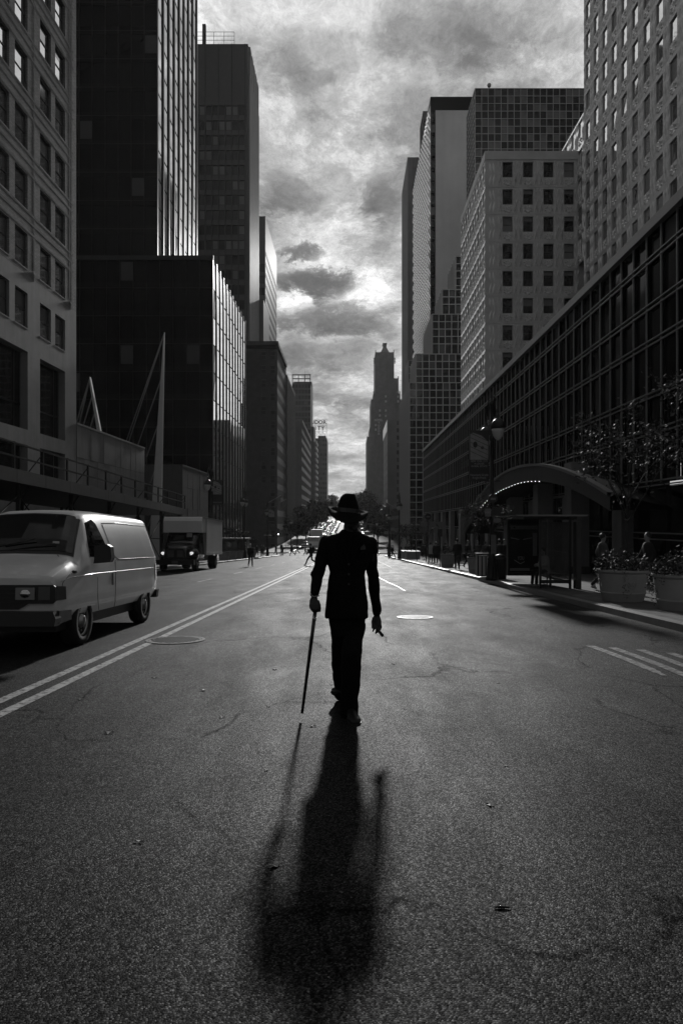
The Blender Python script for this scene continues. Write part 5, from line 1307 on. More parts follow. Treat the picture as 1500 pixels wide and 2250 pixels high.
g = MB(); g.prism([(-1.0, .40), (1.0, .40), (1.02, .50), (.98, .60), (-.98, .60), (-1.02, .50)], -.14, .05, 0, 'y'); g.prism([(.0, .42), (.42, .44), (.42, .58), (.0, .6)], .93, 1.01, 0, 'x'); g.prism([(.0, .42), (.42, .44), (.42, .58), (.0, .6)], -1.01, -.93, 0, 'x'); g.build('front_bumper', M('bumper_plastic', .03, .4), t)
g = MB(); g.prism([(-.98, .44), (.98, .44), (1.0, .6), (-1.0, .6)], 4.8, 4.94, 0, 'y'); g.build('rear_bumper', BLACKM, t)
for s in (-1, 1): g = MB(); patch(V, [(4.68, .8), (4.80, .8), (4.80, 1.15), (4.68, 1.15)], s, .01, g); g.build('tail_lamp', LENS, t)
g = MB(); g.lathe([(.05, 0), (.04, .03), (.01, .035)], c=(.78, .5, .0)); o = g.build('fuel_badge', BLACKM, t); o.location = (V.side(.52, 1.1)-.80+.02, 0.1, 1.1)

# --- box truck
t = empty('box_truck', (-10.55, 41.4, gz(41.4)), label='dark cabbed delivery truck with a pale cargo box parked at the left kerb', cat='truck'); t.rotation_euler = (-.0353, 0, 0)
BOXM = M('truck_box', .75, .5, var=.1, vscale=1)
mb = MB(); mb.prism([(1.85, 3.35), (1.95, 3.42), (8.6, 3.42), (8.6, 1.0), (3.1, 1.0), (3.1, 2.42), (1.7, 2.42), (1.7, 3.15)], -1.22, 1.22, 0, 'x'); bx_ = mb.build('cargo_box', BOXM, t)
mb = MB()
for s in (-1, 1):
    mb.box(s*1.225-.02, s*1.225+.02, 1.9, 8.6, 3.34, 3.44); mb.box(s*1.225-.02, s*1.225+.02, 3.1, 8.6, .98, 1.12); mb.box(s*1.225-.02, s*1.225+.02, 2.9, 3.1, 1.0, 3.4)
mb.build('rail', ALU, bx_)
C_ = Loft([(0, .7, .95, 1.2, 1.32, 1.40, .55, .62, .62, .55), (.2, .62, .95, 1.3, 1.48, 1.55, .75, .8, .72, .62), (1.3, .6, 1.0, 1.4, 1.66, 1.74, .8, .95, .95, .80), (1.42, .6, 1.05, 1.55, 1.80, 1.86, .98, 1.05, 1.02, .90), (1.95, .6, 1.1, 1.6, 2.42, 2.5, 1.0, 1.1, 1.08, .95), (3.05, .6, 1.1, 1.6, 2.45, 2.54, 1.0, 1.1, 1.08, .95)])
C_.mesh(.2).build('cab', DARKP, t)
g = MB(); screen(C_, 1.46, 1.93, .92, .90, .02, g); g.build('windscreen', VGL, t)
g = MB(); g.box(.28, .62, 1.62, 1.65, 1.95, 2.38); g.box(-.1, .12, 1.6, 1.62, 1.9, 1.95); g.build('sun_visor', M('pale_card', .35, .6), t)
for s in (-1, 1):
    g = MB(); patch(C_, [(1.75, 1.62), (2.75, 1.62), (2.75, 2.35), (2.05, 2.35)], s, .01, g); g.build('side_window', VGL, t)
    g = MB(); g.ball((s*.93, .95, 1.0), (.26, .62, .42), 14); f = g.build('fender', DARKP, t); g = MB(); g.ball((s*.88, .40, 1.10), (.13, .06, .11), 10); g.build('headlight', M('headlight_on', .6, .3, emit=.7), f)
    g = MB(); g.box(s*1.25-.1, s*1.25+.1, 1.5, 1.6, 1.75, 2.35); g.box(s*1.1-.05, s*1.1+.15*s, 1.52, 1.56, 1.8, 1.83) if s > 0 else g.box(-1.2, -1.05, 1.52, 1.56, 1.8, 1.83); g.build('mirror', BLACKM, t)
    g = MB(); g.box(s*1.0-.14, s*1.0+.14, 1.6, 2.9, .45, .52); g.box(s*1.0-.14, s*1.0+.14, 1.6, 2.9, .72, .78); g.build('step', ALU, t)
    wheel(t, s*1.12, .95, .46, .28, s); wheel(t, s*1.16, 6.6, .46, .5, s)
g = MB(); g.box(-.5, .5, -.05, .02, .85, 1.35); g.build('grille', BLACKM, t); g = MB()
for k in range(6):
    for a, b in ((-.46, -.1), (.1, .46)): g.box(a, b, -.075, -.052, .9+.07*k, .92+.07*k)
g.build('grille_bars', ALU, t)
g = MB(); g.prism([(-1.15, .42), (1.15, .42), (1.15, .72), (-1.15, .72)], -.18, .1, 0, 'y'); g.build('bumper', BLACKM, t)
g = MB(); g.box(-.18, .18, -.195, -.182, .5, .66); g.build('number_plate', M('plate', .10, .5), t)
g = MB(); g.box(-.45, .45, .3, 8.5, .55, .98); g.build('chassis', BLACKP, t)

# --- far lorry, bus-like van and queued cars
def make_car(name='car', paint=None, suv=False):
    t = empty(name, (0, 0, 0)); k = .18 if suv else 0
    Lc = Loft([(0, .42, .5, .6, .66, .70, .7, .82, .8, .72), (.15, .28, .5, .66, .74, .78, .8, .9, .87, .78), (1.15, .25, .55, .8, .9+k*.5, .95+k*.5, .82, .92, .9, .78), (1.75, .25, .58, .88, 1.30+k, 1.36+k, .82, .92, .9, .60), (2.1, .25, .6, .9, 1.38+k, 1.45+k, .82, .92, .9, .58), (3.3, .25, .6, .92, 1.36+k, 1.43+k, .82, .92, .9, .58),
               (4.0 if not suv else 4.3, .25, .6, .92, 1.0 if not suv else 1.5, 1.06 if not suv else 1.57, .82, .92, .9, .72 if not suv else .6), (4.5, .32, .6, .85, .94, .98, .8, .88, .86, .7), (4.6, .4, .6, .8, .88, .9, .74, .84, .82, .66)])
    b = Lc.mesh(.3).build('body', paint, t)
    g = MB(); screen(Lc, 1.2, 1.72, .72, .58, .02, g, 3); g.build('windscreen', VGL, t)
    g = MB(); screen(Lc, 3.45, 3.95 if not suv else 4.25, .55, .64, -.012, g, 3); 
    for v in range(len(g.v)): g.v[v] = (g.v[v][0], g.v[v][1], g.v[v][2]+.03)
    g.build('rear_window', VGL, t)
    g = MB()
    for s in (-1, 1): patch(Lc, [(1.5, .92), (3.7, .95), (3.2, 1.28+k), (1.95, 1.28+k)], s, .01, g, 0, 3)
    g.build('side_windows', VGL, t)
    for s in (-1, 1):
        for y in (.85, 3.65): wheel(t, s*.9, y, .32, .22, s, n=10)
        g = MB(); g.ball((s*.66, .05, .62), (.15, .05, .08), 6); g.build('headlight', M('car_light', .8, .2, emit=.8), t)
    g = MB(); g.box(-.5, .5, -.02, .05, .38, .55); g.build('grille', BLACKM, t)
    return t
cw = make_car('car', M('car_paint_pale', .5, .25, coat=.8)); cd = make_car('car', M('car_paint_dark', .05, .2, coat=.9)); cs = make_car('car', M('car_paint_grey', .22, .25, metal=.4, coat=.8), True)
rr = random.Random(3); used = {}
cars = []
for lane, x in enumerate((-11.0, -8.4, -5.6)):
    y = 168+lane*5
    while y < 430: cars.append((x+rr.uniform(-.2, .2), y, 0)); y += rr.uniform(6.3, 9)
for lane, x in enumerate((-1.6, 1.4, 4.3)):
    y = 205+lane*4
    while y < 420: cars.append((x+rr.uniform(-.2, .2), y+5, 1)); y += rr.uniform(9, 14)
names = {id(cw): 'pale', id(cd): 'dark', id(cs): 'grey'}
for i, (x, y, rev) in enumerate(cars):
    if 176 < y < 190 and x < -10: continue
    p = (cw, cd, cs)[i % 3] if i > 2 else (cw, cd, cs)[i]
    c = p if id(p) not in used else copy_tree(p); used[id(p)] = 1
    c.location = (x, y, gz(y)); c.rotation_euler = (math.atan((gz(y+2)-gz(y))/2)*(-1 if rev else 1), 0, PI if rev else 0)
    shade = {'pale': 'pale car', 'dark': 'dark car', 'grey': 'tall grey car'}[names[id(p)]]
    ln = {-11.0: 'kerbside', -8.4: 'second', -5.6: 'third'}; near = min(ln, key=lambda q: abs(q-x)); k5 = 'front' if y < 215 else 'lower part' if y < 265 else 'middle' if y < 320 else 'upper part' if y < 375 else 'crest'
    ln2 = {-1.6: 'inner', 1.4: 'middle', 4.3: 'kerbside'}; near2 = min(ln2, key=lambda q: abs(q-x))
    tag(c, (shade+' facing us in the '+ln[near]+' lane, '+k5+' of the uphill queue' if not rev else shade+' driving away in the '+ln2[near2]+' lane, '+k5+' of the far rise'), 'car', 'cars queued in the far traffic')
def lorry(x, y, h, w, l, label, name='box_truck', pm=BOXM):
    t = empty(name, (x, y, gz(y)), label=label, cat='truck'); mb = MB(); mb.box(-w/2, w/2, 1.6, l, .9, h); mb.build('cargo_box', pm, t)
    mb = MB(); mb.prism([(0, .5), (0, 1.4), (.35, 2.2), (1.55, 2.25), (1.55, .5)], -w/2+.12, w/2-.12, 0, 'x'); mb.build('cab', BOXM, t)
    mb = MB(); mb.prism([(-.02, 1.35), (.33, 2.12), (.36, 2.12), (.0, 1.3)], -w/2+.25, w/2-.25, 0, 'x'); mb.build('windscreen', VGL, t)
    for s in (-1, 1):
        for yy in (.9, l-1.6): wheel(t, s*(w/2-.05), yy, .42, .3, s, n=12)
        g = MB(); g.ball((s*.8, -.03, .8), (.16, .05, .12), 6); g.build('headlight', M('headlight_on', .6, .3, emit=.7), t)
    mb = MB(); mb.box(-w/2, w/2, -.1, .1, .45, .75); mb.build('bumper', BLACKM, t)
lorry(-7.6, 141, 3.2, 2.4, 6.5, 'small pale box lorry waiting at the crossing, in front of the taller one', pm=M('pale_lorry_box', .45, .5)); lorry(-7.8, 158, 4.6, 2.6, 9, 'taller grey lorry behind the small pale box lorry')

# ================================================================== people
SKIN = M('skin', .10, .5); SKINP = M('skin_pale', .28, .5)
CLO = {'black': M('cloth_black', .012, .85, bump=.002, bscale=60), 'dark': M('cloth_dark', .03, .85, bump=.002, bscale=60), 'mid': M('cloth_mid', .07, .85, bump=.002, bscale=60), 'pale': M('cloth_pale', .45, .8, bump=.002, bscale=60)}
HAIR = M('hair', .012, .5)
def figure_meshes(pose):
    J = {k: Vector(v) for k, v in pose.items() if k != 'skirt'}
    def seg(mb, a, b, r0, r1, n=10, mid=None):
        pts = [J[a] if isinstance(a, str) else a, J[b] if isinstance(b, str) else b]
        if mid: pts = [pts[0], pts[0].lerp(pts[1], .45), pts[1]]; rr_ = [r0, mid, r1]
        else: rr_ = [r0, r1]
        mb.tube(pts, rr_, n); mb.ball(pts[0], r0, 8); mb.ball(pts[-1], r1, 8)
    hip, ch = J['hip'], J['chest']
    def torso(mb, e):
        R_ = []
        for f, w, d in ((-.12, .15, .10), (0, .17, .115), (.35, .145, .105), (.7, .175, .12), (.95, .19, .115), (1.08, .12, .08), (1.14, .07, .06)):
            c = hip.lerp(ch, f); R_.append([c+Vector(((w+e)*math.cos(2*PI*k/14), (d+e)*math.sin(2*PI*k/14), 0)) for k in range(14)])
        mb.rings(R_)
    b = MB(); torso(b, -.01); seg(b, 'neck', 'head', .055, .05); b.ball(J['head']+Vector((0, 0, .07)), (.078, .095, .115), 12); b.ball(J['head']+Vector((0, -.08, .05)), (.02, .03, .03), 6)
    b.ball(J['head']+Vector((0, -.02, 0)), (.06, .075, .07), 8)
    for s in 'lr':
        seg(b, 'sh'+s, 'el'+s, .045, .038); seg(b, 'el'+s, 'wr'+s, .038, .026); h = J['wr'+s]+(J['wr'+s]-J['el'+s]).normalized()*.08
        b.ball(h, (.03, .035, .055), 8)
        d = (J['wr'+s]-J['el'+s]).normalized()
        for q in range(4): b.tube([h+Vector(((q-1.5)*.014, 0, 0)), h+d*.08+Vector(((q-1.5)*.018, -.01, 0))], .010, 5)
        seg(b, 'hp'+s, 'kn'+s, .075, .052); seg(b, 'kn'+s, 'an'+s, .052, .036, mid=.055)
        a = J['an'+s]; f = Vector(pose.get('toe'+s, a+Vector((0, -.17, -.05)))); b.tube([a+Vector((0, .04, -.035)), a.lerp(f, .5)+Vector((0, 0, -.01)), f], [.045, .045, .03], 8)
    c = MB(); torso(c, .02)
    for s in 'lr': seg(c, 'sh'+s, 'el'+s, .065, .055); seg(c, 'el'+s, 'wr'+s, .055, .042)
    if pose.get('skirt'): 
        c.rings([[hip+Vector((w*math.cos(2*PI*k/14), w*.75*math.sin(2*PI*k/14), z)) for k in range(14)] for z, w in ((.05, .19), (-.2, .22), (-.42, .24))])
    else: c.rings([[hip+Vector((w*math.cos(2*PI*k/14), w*.72*math.sin(2*PI*k/14), z)) for k in range(14)] for z, w in ((.1, .18), (-.1, .2), (-.16, .2))])
    p = MB(); p.ball(hip, (.16, .12, .12), 12)
    for s in 'lr': seg(p, 'hp'+s, 'kn'+s, .092, .07); seg(p, 'kn'+s, J['an'+s]+Vector((0, 0, .04)), .068, .058)
    return b, c, p
def mkfig(label, loc, rz, pose, top='dark', low='dark', skin=SKINP, scale=1, extra=None, group=None, hair=True, voxel=.03):
    t = empty('person', loc, rz, label=label, cat='person', group=group); t.scale = (scale,)*3
    key = pose['id']
    if key not in FIG:
        b, c, p = figure_meshes({k: v for k, v in pose.items() if k != 'id'})
        FIG[key] = [remesh(x, 'tmp', SKIN, None, voxel, 1, world=False) for x in (b, c, p)]
        for o in FIG[key]: S.collection.objects.unlink(o)
    for src, nm, mat in zip(FIG[key], ('body', 'jacket' if not pose.get('skirt') else 'coat', 'trousers'), (skin, CLO[top], CLO[low])):
        me = src.data.copy(); me.materials.clear(); me.materials.append(mat); o = bpy.data.objects.new(nm, me); S.collection.objects.link(o); o.parent = t
    if hair:
        mb = MB(); h = Vector(pose['head']); mb.ball(h+Vector((0, .02, .10)), (.088, .10, .105), 10); mb.build('hair', HAIR, t)
    if extra == 'bag':
        mb = MB(); s = Vector(pose['shr']); mb.prism([(-.15, -.75), (.18, -.75), (.16, -.48), (-.13, -.48)], s.x-.16, s.x-.04, 0, 'x', Matrix.Translation((0, s.y, s.z))); b = mb.build('bag', CLO['black'], t)
    if extra == 'pack':
        mb = MB(); c = Vector(pose['chest']); mb.ball(c+Vector((0, .2, -.16)), (.17, .13, .26), 12); mb.build('backpack', CLO['black'], t)
    return t
FIG = {}
def walkpose(id_, f=.28, skirt=False, lean=0, h=1.0):
    p = dict(id=id_, hip=(0, 0, .93), chest=(0, -lean, 1.42), neck=(0, -lean, 1.47), head=(0, -lean-.02, 1.58), shl=(.18, -lean, 1.42), shr=(-.18, -lean, 1.42),
             ell=(.24, f*.35, 1.14), elr=(-.24, -f*.35, 1.14), wrl=(.24, f*.1-.05, .90), wrr=(-.23, -f*.9, .93), hpl=(.09, 0, .92), hpr=(-.09, 0, .92), knl=(.09, -f*.75, .50), knr=(-.08, f*.15, .48), anl=(.08, -f*1.15, .09), anr=(-.08, f*1.25, .14))
    p['toel'] = (.09, -f*1.15-.18, .05); p['toer'] = (-.09, f*1.25-.14, .03)
    if skirt: p['skirt'] = True
    return p
STAND = dict(walkpose('stand', .02), knl=(.09, -.02, .5), knr=(-.09, -.02, .5), anl=(.1, 0, .08), anr=(-.1, 0, .08), toel=(.11, -.18, .03), toer=(-.11, -.18, .03), wrl=(.1, -.22, 1.08), ell=(.24, -.02, 1.13), wrr=(-.1, -.22, 1.08), elr=(-.24, -.02, 1.13))
WALK = walkpose('walk'); WALK2 = walkpose('walk2', .38, lean=.04); COAT = walkpose('coat', .22, skirt=True)
SIT = dict(id='sit', hip=(0, 0, .52), chest=(0, -.06, 1.0), neck=(0, -.08, 1.05), head=(0, -.12, 1.16), shl=(.18, -.06, 1.0), shr=(-.18, -.06, 1.0), ell=(.24, -.12, .75), elr=(-.24, -.12, .75), wrl=(.06, -.34, .72), wrr=(-.06, -.34, .76), hpl=(.09, -.02, .52), hpr=(-.09, -.02, .52), knl=(.12, -.42, .52), knr=(-.12, -.42, .52), anl=(.12, -.44, .08), anr=(-.12, -.46, .08), toel=(.13, -.62, .04), toer=(-.13, -.64, .04))
P = lambda lb, x, y, rz, pose, top, low, **k: mkfig(lb, (x, y, (sw(y) if (x > XR or x < XL) else gz(y))), R(rz), pose, top, low, **k)
P('person in dark clothes crossing the left roadway in front of the planters', -7.55, 52, 20, WALK, 'black', 'black', scale=.98)
P('person with a backpack striding across behind the walking man', -3.1, 55, -90, WALK2, 'black', 'black', extra='pack', scale=1.02)
P('person in a long coat at the far left end of the crossing', -13.2, 122, 80, COAT, 'dark', 'black')
P('person in a pale top crossing right behind the one in the long coat', -12.2, 124, -80, WALK, 'mid', 'dark')
P('person standing at the left kerb of the crossing', -11.6, 118, 0, STAND, 'dark', 'dark')
P('person striding over the crossing in a short jacket, third from the left kerb', -10.1, 121, -90, WALK2, 'mid', 'black')
P('person with a bag crossing in front of the small pale lorry', -8.1, 125, 90, WALK, 'dark', 'black', extra='bag')
P('person waiting beside the newsstand on the left pavement', -12.9, 100, 40, STAND, 'dark', 'black'); P('person walking past the third left lamp post', -13.6, 108, 10, WALK, 'mid', 'dark')
P('heavy person in black standing at the right kerb with back turned', 6.45, 41, 160, STAND, 'black', 'black', scale=1.04)
P('person walking behind the heavy person in black, head down', 7.6, 44, 20, WALK, 'dark', 'dark', extra='bag'); P('person with a grey top among the walkers by the forked young tree', 8.6, 46, 10, WALK, 'mid', 'black')
P('person in a pale jacket beside the slim parking sign pole', 6.75, 57, 170, STAND, 'pale', 'dark'); P('person in a long black coat right of the pale jacket', 6.75, 53.5, 180, COAT, 'black', 'black')
P('person with a backpack walking away near the box planter', 7.9, 74, 180, WALK, 'dark', 'black', extra='pack'); P('person in a white top beside the box planter bushes', 8.6, 72, 0, WALK, 'pale', 'dark')
P('person stepping off the right kerb by the box planters', 5.3, 85, 90, WALK2, 'black', 'black'); P('person crossing at the far right in a mid grey coat', 5.0, 122, -70, COAT, 'mid', 'dark'); P('person with dark hair waiting on the far right corner', 6.3, 112, 20, STAND, 'dark', 'black')
P('person walking out of the far right corner carrying a bag', 7.0, 118, 30, WALK, 'dark', 'dark', extra='bag')
P('bearded person in a black coat walking between the bin and the bus shelter', 8.6, 38, 10, COAT, 'black', 'black'); P('person walking beside the one in the black coat, left of the bus shelter', 8.0, 36.5, 200, WALK, 'dark', 'black')
P('person with pale hair passing behind the near left planter', 7.95, 21.5, 90, WALK, 'mid', 'dark'); P('person with dark hair behind the two big planters', 8.9, 20.4, -90, WALK, 'black', 'dark')
mkfig('person with pale sleeves sitting on the shelter bench', (6.72, 23.4, sw(23.4)-.02), R(-75), SIT, 'pale', 'black', skin=SKINP)
for i, (x, y, tp) in enumerate(((9.4, 66, 'dark'), (8.8, 63, 'black'), (9.6, 60, 'dark'), (9.9, 50, 'mid'), (7.8, 90, 'dark'), (8.4, 97, 'mid'), (7.4, 100, 'black'), (-14.8, 94, 'dark'), (-15.2, 112, 'black'), (-14.0, 140, 'mid'))):
    P(('dark clad walker deepest in the crowd behind the round bus sign', 'black clad walker in front of the deepest crowd', 'dark clad walker near the shopfront before the arrows', 'grey clad walker by the shopfront beyond the forked tree', 'dark clad walker past the box planters', 'grey clad walker near the far right corner', 'black clad walker beside the far right lamp', 'dark clad walker behind the left planters', 'black clad walker beyond the newsstand', 'grey clad walker on the far left pavement after the crossing')[i], x, y, (20, 190, 0, 170)[i % 4], (WALK, COAT)[i % 2], tp, 'dark')
rr = random.Random(77)
far = ('left kerb side of the far crosswalk', 'far crosswalk near the centre line', 'far crosswalk behind the backpack wearer', 'right half of the far crosswalk')
for i in range(12):
    q = i % 4; x = (-11, -5.5, -2.2, 3.6)[q]+rr.uniform(-.9, .9); y = 137+rr.uniform(-1.5, 2.5)
    P('small '+('black', 'grey', 'dark')[i//4]+' clad walker on the '+far[q], x, y, rr.choice((90, -90, 70, -80)), (WALK, WALK2, COAT)[i % 3], ('black', 'mid', 'dark')[i//4], 'dark')
for i in range(10):
    x = (8.0, 9.2)[i % 2]+rr.uniform(-.4, .4); y = 52+i*6+rr.uniform(-1, 1)
    P('walker in '+('black', 'grey', 'dark')[i % 3]+', '+('first', 'second', 'third', 'fourth', 'fifth', 'sixth', 'seventh', 'eighth', 'ninth', 'tenth')[i]+' of the receding line along the right pavement', x, y, rr.choice((0, 180, 10, 170)), (WALK, STAND, COAT)[i % 3], ('black', 'mid', 'dark')[i % 3], 'dark')
for g_ in FIG.values():
    for o in g_: bpy.data.objects.remove(o)
# ================================================================== the walking man
MD = 5.7; TD = .32
def Wp(px, py, dy=TD): D = MD+dy; return Vector(((px-768)*D/1500, D, CZ+(1150-py)*D/1500))
man = empty('person', (0, MD+.2, gz(MD+.2)), label='person in a black suit and wide brimmed hat walking towards us with a cane', cat='person')
SUIT = M('suit_cloth', .006, .9, spec=.1, bump=.0015, bscale=90); SUITT = M('suit_trousers', .006, .9, spec=.1, bump=.002, bscale=40); FELT = M('hat_felt', .007, .95, spec=.1, bump=.001, bscale=200); MSKIN = M('dark_skin', .03, .5, spec=.3, bump=.001, bscale=120)
def sring(py, xl, xr, ry, dy=TD, e=2.3, n=28, tilt=0):
    a = Wp(xl, py, dy); b = Wp(xr, py, dy); c = (a+b)/2; rx = (b-a).length/2; L_ = []
    for k in range(n):
        t = 2*PI*k/n; co, si = math.cos(t), math.sin(t)
        L_.append(c+Vector((rx*math.copysign(abs(co)**(2/e), co), ry*math.copysign(abs(si)**(2/e), si), tilt*co)))
    return L_
def limb(mb, pts, n=14):
    mb.tube([p for p, r in pts], [r for p, r in pts], n)
    for p, r in (pts[0], pts[-1]): mb.ball(p, r*.98, 10)
k_ = (MD+TD)/1500
# body: head, neck, trunk, arms, legs, hands in one surface
b = MB()
b.rings([sring(1172, 740, 796, .07), sring(1185, 722, 806, .09), sring(1230, 722, 806, .11), sring(1300, 730, 796, .10), sring(1350, 726, 800, .11)])
hc = Wp(771, 1136); yaw = R(32)
Hm = Matrix.Translation(hc) @ Matrix.Rotation(yaw, 4, 'Z') @ Matrix.Rotation(R(4), 4, 'Y')
def hp_(x, y, z): return Hm @ Vector((x, y, z))
def hball(c, r, mb=b, n=14):
    q = MB(); q.ball((0, 0, 0), r, n); mb.add([Hm @ (Vector(v)+Vector(c)) for v in q.v], q.f, 0, True)
hball((0, .012, .04), (.076, .095, .10), n=18); hball((0, -.035, -.05), (.056, .058, .065)); hball((0, -.075, -.095), (.026, .022, .020)); hball((0, -.02, -.06), (.062, .06, .04))
b.add([hp_(*p) for p in ((-.012, -.088, .02), (.012, -.088, .02), (.020, -.098, -.032), (-.020, -.098, -.032), (0, -.122, -.022), (0, -.085, .03), (0, -.06, -.03))], [(0, 4, 5), (5, 4, 1), (0, 3, 4), (1, 4, 2), (3, 2, 4), (0, 5, 6), (5, 1, 6), (1, 2, 6), (2, 3, 6), (3, 0, 6)])
hball((0, -.093, -.052), (.026, .012, .009)); hball((0, -.090, -.066), (.024, .012, .009)); hball((-.03, -.082, .03), (.024, .012, .01)); hball((.03, -.082, .03), (.024, .012, .01))
for s in (-1, 1): hball((s*.080, .012, -.005), (.012, .02, .033), n=8)
limb(b, [(Wp(768, 1178), .062), (Wp(770, 1160), .056), (hp_(0, .01, -.04), .055)])
# right arm of the man (image left) with the cane hand
RW = Wp(690.5, 1311, .16); LW = Wp(827.5, 1350, .52)
limb(b, [(Wp(716, 1195), .05), (Wp(699, 1256, .3), .04), (RW, .027)]); limb(b, [(Wp(814, 1197), .05), (Wp(818.5, 1266, .44), .032), (LW, .027)])
def finger(mb, pts, r=.0095):
    mb.tube(pts, [r*1.05, r, r*.95, r*.8][:len(pts)], 8)
    for p in pts: mb.ball(p, r*.97, 6)
def hx3(px, py, dy): return Wp(px, py, dy)
# cane hand: back of the hand to the viewer, fingers folded over the handle
b.rings([[c+Vector((w*math.cos(2*PI*k/12), d*math.sin(2*PI*k/12), 0)) for k in range(12)] for c, w, d in ((RW, .026, .022), (hx3(689, 1318, .14), .036, .020), (hx3(690, 1327, .12), .043, .021), (hx3(691, 1333, .115), .040, .020))])
for (x0, x1, x2, y1, y2) in ((681.5, 682.5, 686, 1336, 1341), (687, 687.5, 689, 1339, 1344), (692.5, 693, 693, 1340, 1345), (698, 698.5, 698, 1338, 1343)):
    finger(b, [hx3(x0, 1329, .105), hx3(x1, y1, .095), hx3(x2, y2, .12), hx3(x2, y2-5, .145)], .0115)
finger(b, [hx3(699, 1320, .13), hx3(702.5, 1330, .12), hx3(703, 1338, .12), hx3(702.5, 1343, .125)], .0105)
# relaxed hand with the cigar
b.rings([[c+Vector((w*math.cos(2*PI*k/12), d*math.sin(2*PI*k/12), 0)) for k in range(12)] for c, w, d in ((LW, .026, .021), (hx3(827.5, 1358, .51), .036, .018), (hx3(828.5, 1367, .50), .041, .018), (hx3(829, 1374, .49), .036, .017))])
finger(b, [hx3(820, 1357, .50), hx3(817.5, 1366, .48), hx3(818, 1373, .47), hx3(817.5, 1379, .47)], .0105)
for pts in ([(822, 1371, .19), (823, 1379, .17), (820.5, 1384, .165), (819, 1387, .165)], [(826, 1373, .185), (828, 1382, .17), (826, 1388, .165), (825, 1392, .165)], [(831, 1373, .19), (833.5, 1381, .18), (831.5, 1386, .17), (829, 1389, .17)], [(835.5, 1370, .20), (837, 1378, .19), (835, 1383, .18), (832, 1386, .175)]):
    finger(b, [hx3(p[0], p[1], p[2]+.3) for p in pts], .0098)
# legs inside the trousers
FA = Wp(770, 1568, .22); RA = Wp(745, 1530, .80)
limb(b, [(Wp(779, 1356), .062), (Wp(772, 1445, .16), .055), (FA, .042)]); limb(b, [(Wp(747, 1356), .062), (Wp(750, 1442, .42), .06), (RA, .042)])
body = remesh(b, 'body', MSKIN, man, .0055, 2)
g = MB()
for s in (-1, 1): hball((s*.031, -.088, .012), (.012, .008, .008), g, 8)
g.build('eyes', M('eye', .3, .2), man, world=True)
g = MB(); hball((0, -.040, -.075), (.058, .055, .045), g); hball((0, -.078, -.10), (.028, .025, .03), g); g.build('beard', HAIR, man, world=True)
g = MB(); hball((0, .03, .02), (.082, .088, .085), g); g.build('hair', HAIR, man, world=True)
# jacket
c = MB()
prof = [(1164, 752, 787, .060, TD+.02), (1170, 744, 793, .075, TD+.01), (1176, 728, 802, .09, TD), (1182, 716, 814, .10, TD), (1192, 711, 820, .115, TD), (1210, 714, 819, .128, TD), (1238, 719, 812, .135, TD), (1256, 725.5, 801, .122, TD), (1275, 722, 803.5, .128, TD), (1300, 717.5, 806.5, .138, TD), (1330, 715, 807.5, .145, TD), (1357, 713, 808.5, .15, TD)]
c.rings([sring(py, a, bb, ry, dy) for py, a, bb, ry, dy in prof])
limb(c, [(Wp(716, 1191), .058), (Wp(709, 1222, .31), .060), (Wp(703, 1245, .29), .054), (Wp(697, 1264, .28), .056), (Wp(694, 1285, .22), .047), (Wp(691.5, 1303, .17), .040)])
limb(c, [(Wp(815, 1194), .058), (Wp(814.5, 1222, .38), .058), (Wp(817, 1250, .42), .054), (Wp(819.5, 1272, .45), .054), (Wp(824, 1310, .5), .049), (Wp(827.5, 1345, .52), .041)])
for p in ((689, 1262, .29, .034),): c.ball(Wp(*p[:3]), p[3], 8)
remesh(c, 'jacket', SUIT, man, .0075, 2, fold=.018)
g = MB()                                     # lapels, buttons, pocket square
for s, pts in ((-1, [(757, 1171), (748, 1185), (744, 1200), (752, 1206), (763, 1238), (766, 1236), (760, 1190)]), (1, [(783, 1171), (790, 1185), (794, 1200), (786, 1206), (771, 1238), (768, 1236), (776, 1190)])):
    g.prism([(Wp(x, y, .2).x, Wp(x, y, .2).z) for x, y in pts], MD+.168, MD+.185, 0, 'y')
g.build('lapel', SUIT, man, world=True)
g = MB()
for y in (1240, 1262, 1284): g.ball(Wp(766, y, .165), (.010, .006, .010), 8)
g.build('button', M('button', .03, .3), man, world=True)
g = MB()
a = Wp(797, 1208, .19)
g.prism([(a.x-.022, a.z), (a.x+.024, a.z+.004), (a.x+.02, a.z+.03), (a.x+.006, a.z+.05), (a.x-.004, a.z+.028), (a.x-.016, a.z+.04)], MD+.175, MD+.187, 0, 'y'); g.build('pocket_square', M('silk', .05, .5, var=.5, vscale=40), man, world=True)
g = MB(); g.rings([sring(1160, 757, 786, .062, TD+.01), sring(1168, 753, 788, .068, TD+.01)], 0, False); g.build('shirt_collar', M('shirt', .06, .7), man, world=True)
g = MB(); a = Wp(770, 1172, .215); bq = Wp(769, 1234, .175); g.prism([(a.x-.02, a.z), (a.x+.02, a.z), (a.x+.014, a.z-.03), (bq.x+.035, bq.z), (bq.x, bq.z-.04), (bq.x-.035, bq.z), (a.x-.014, a.z-.03)], MD+.186, MD+.194, 0, 'y'); g.build('tie', M('tie', .006, .7, spec=.1), man, world=True)
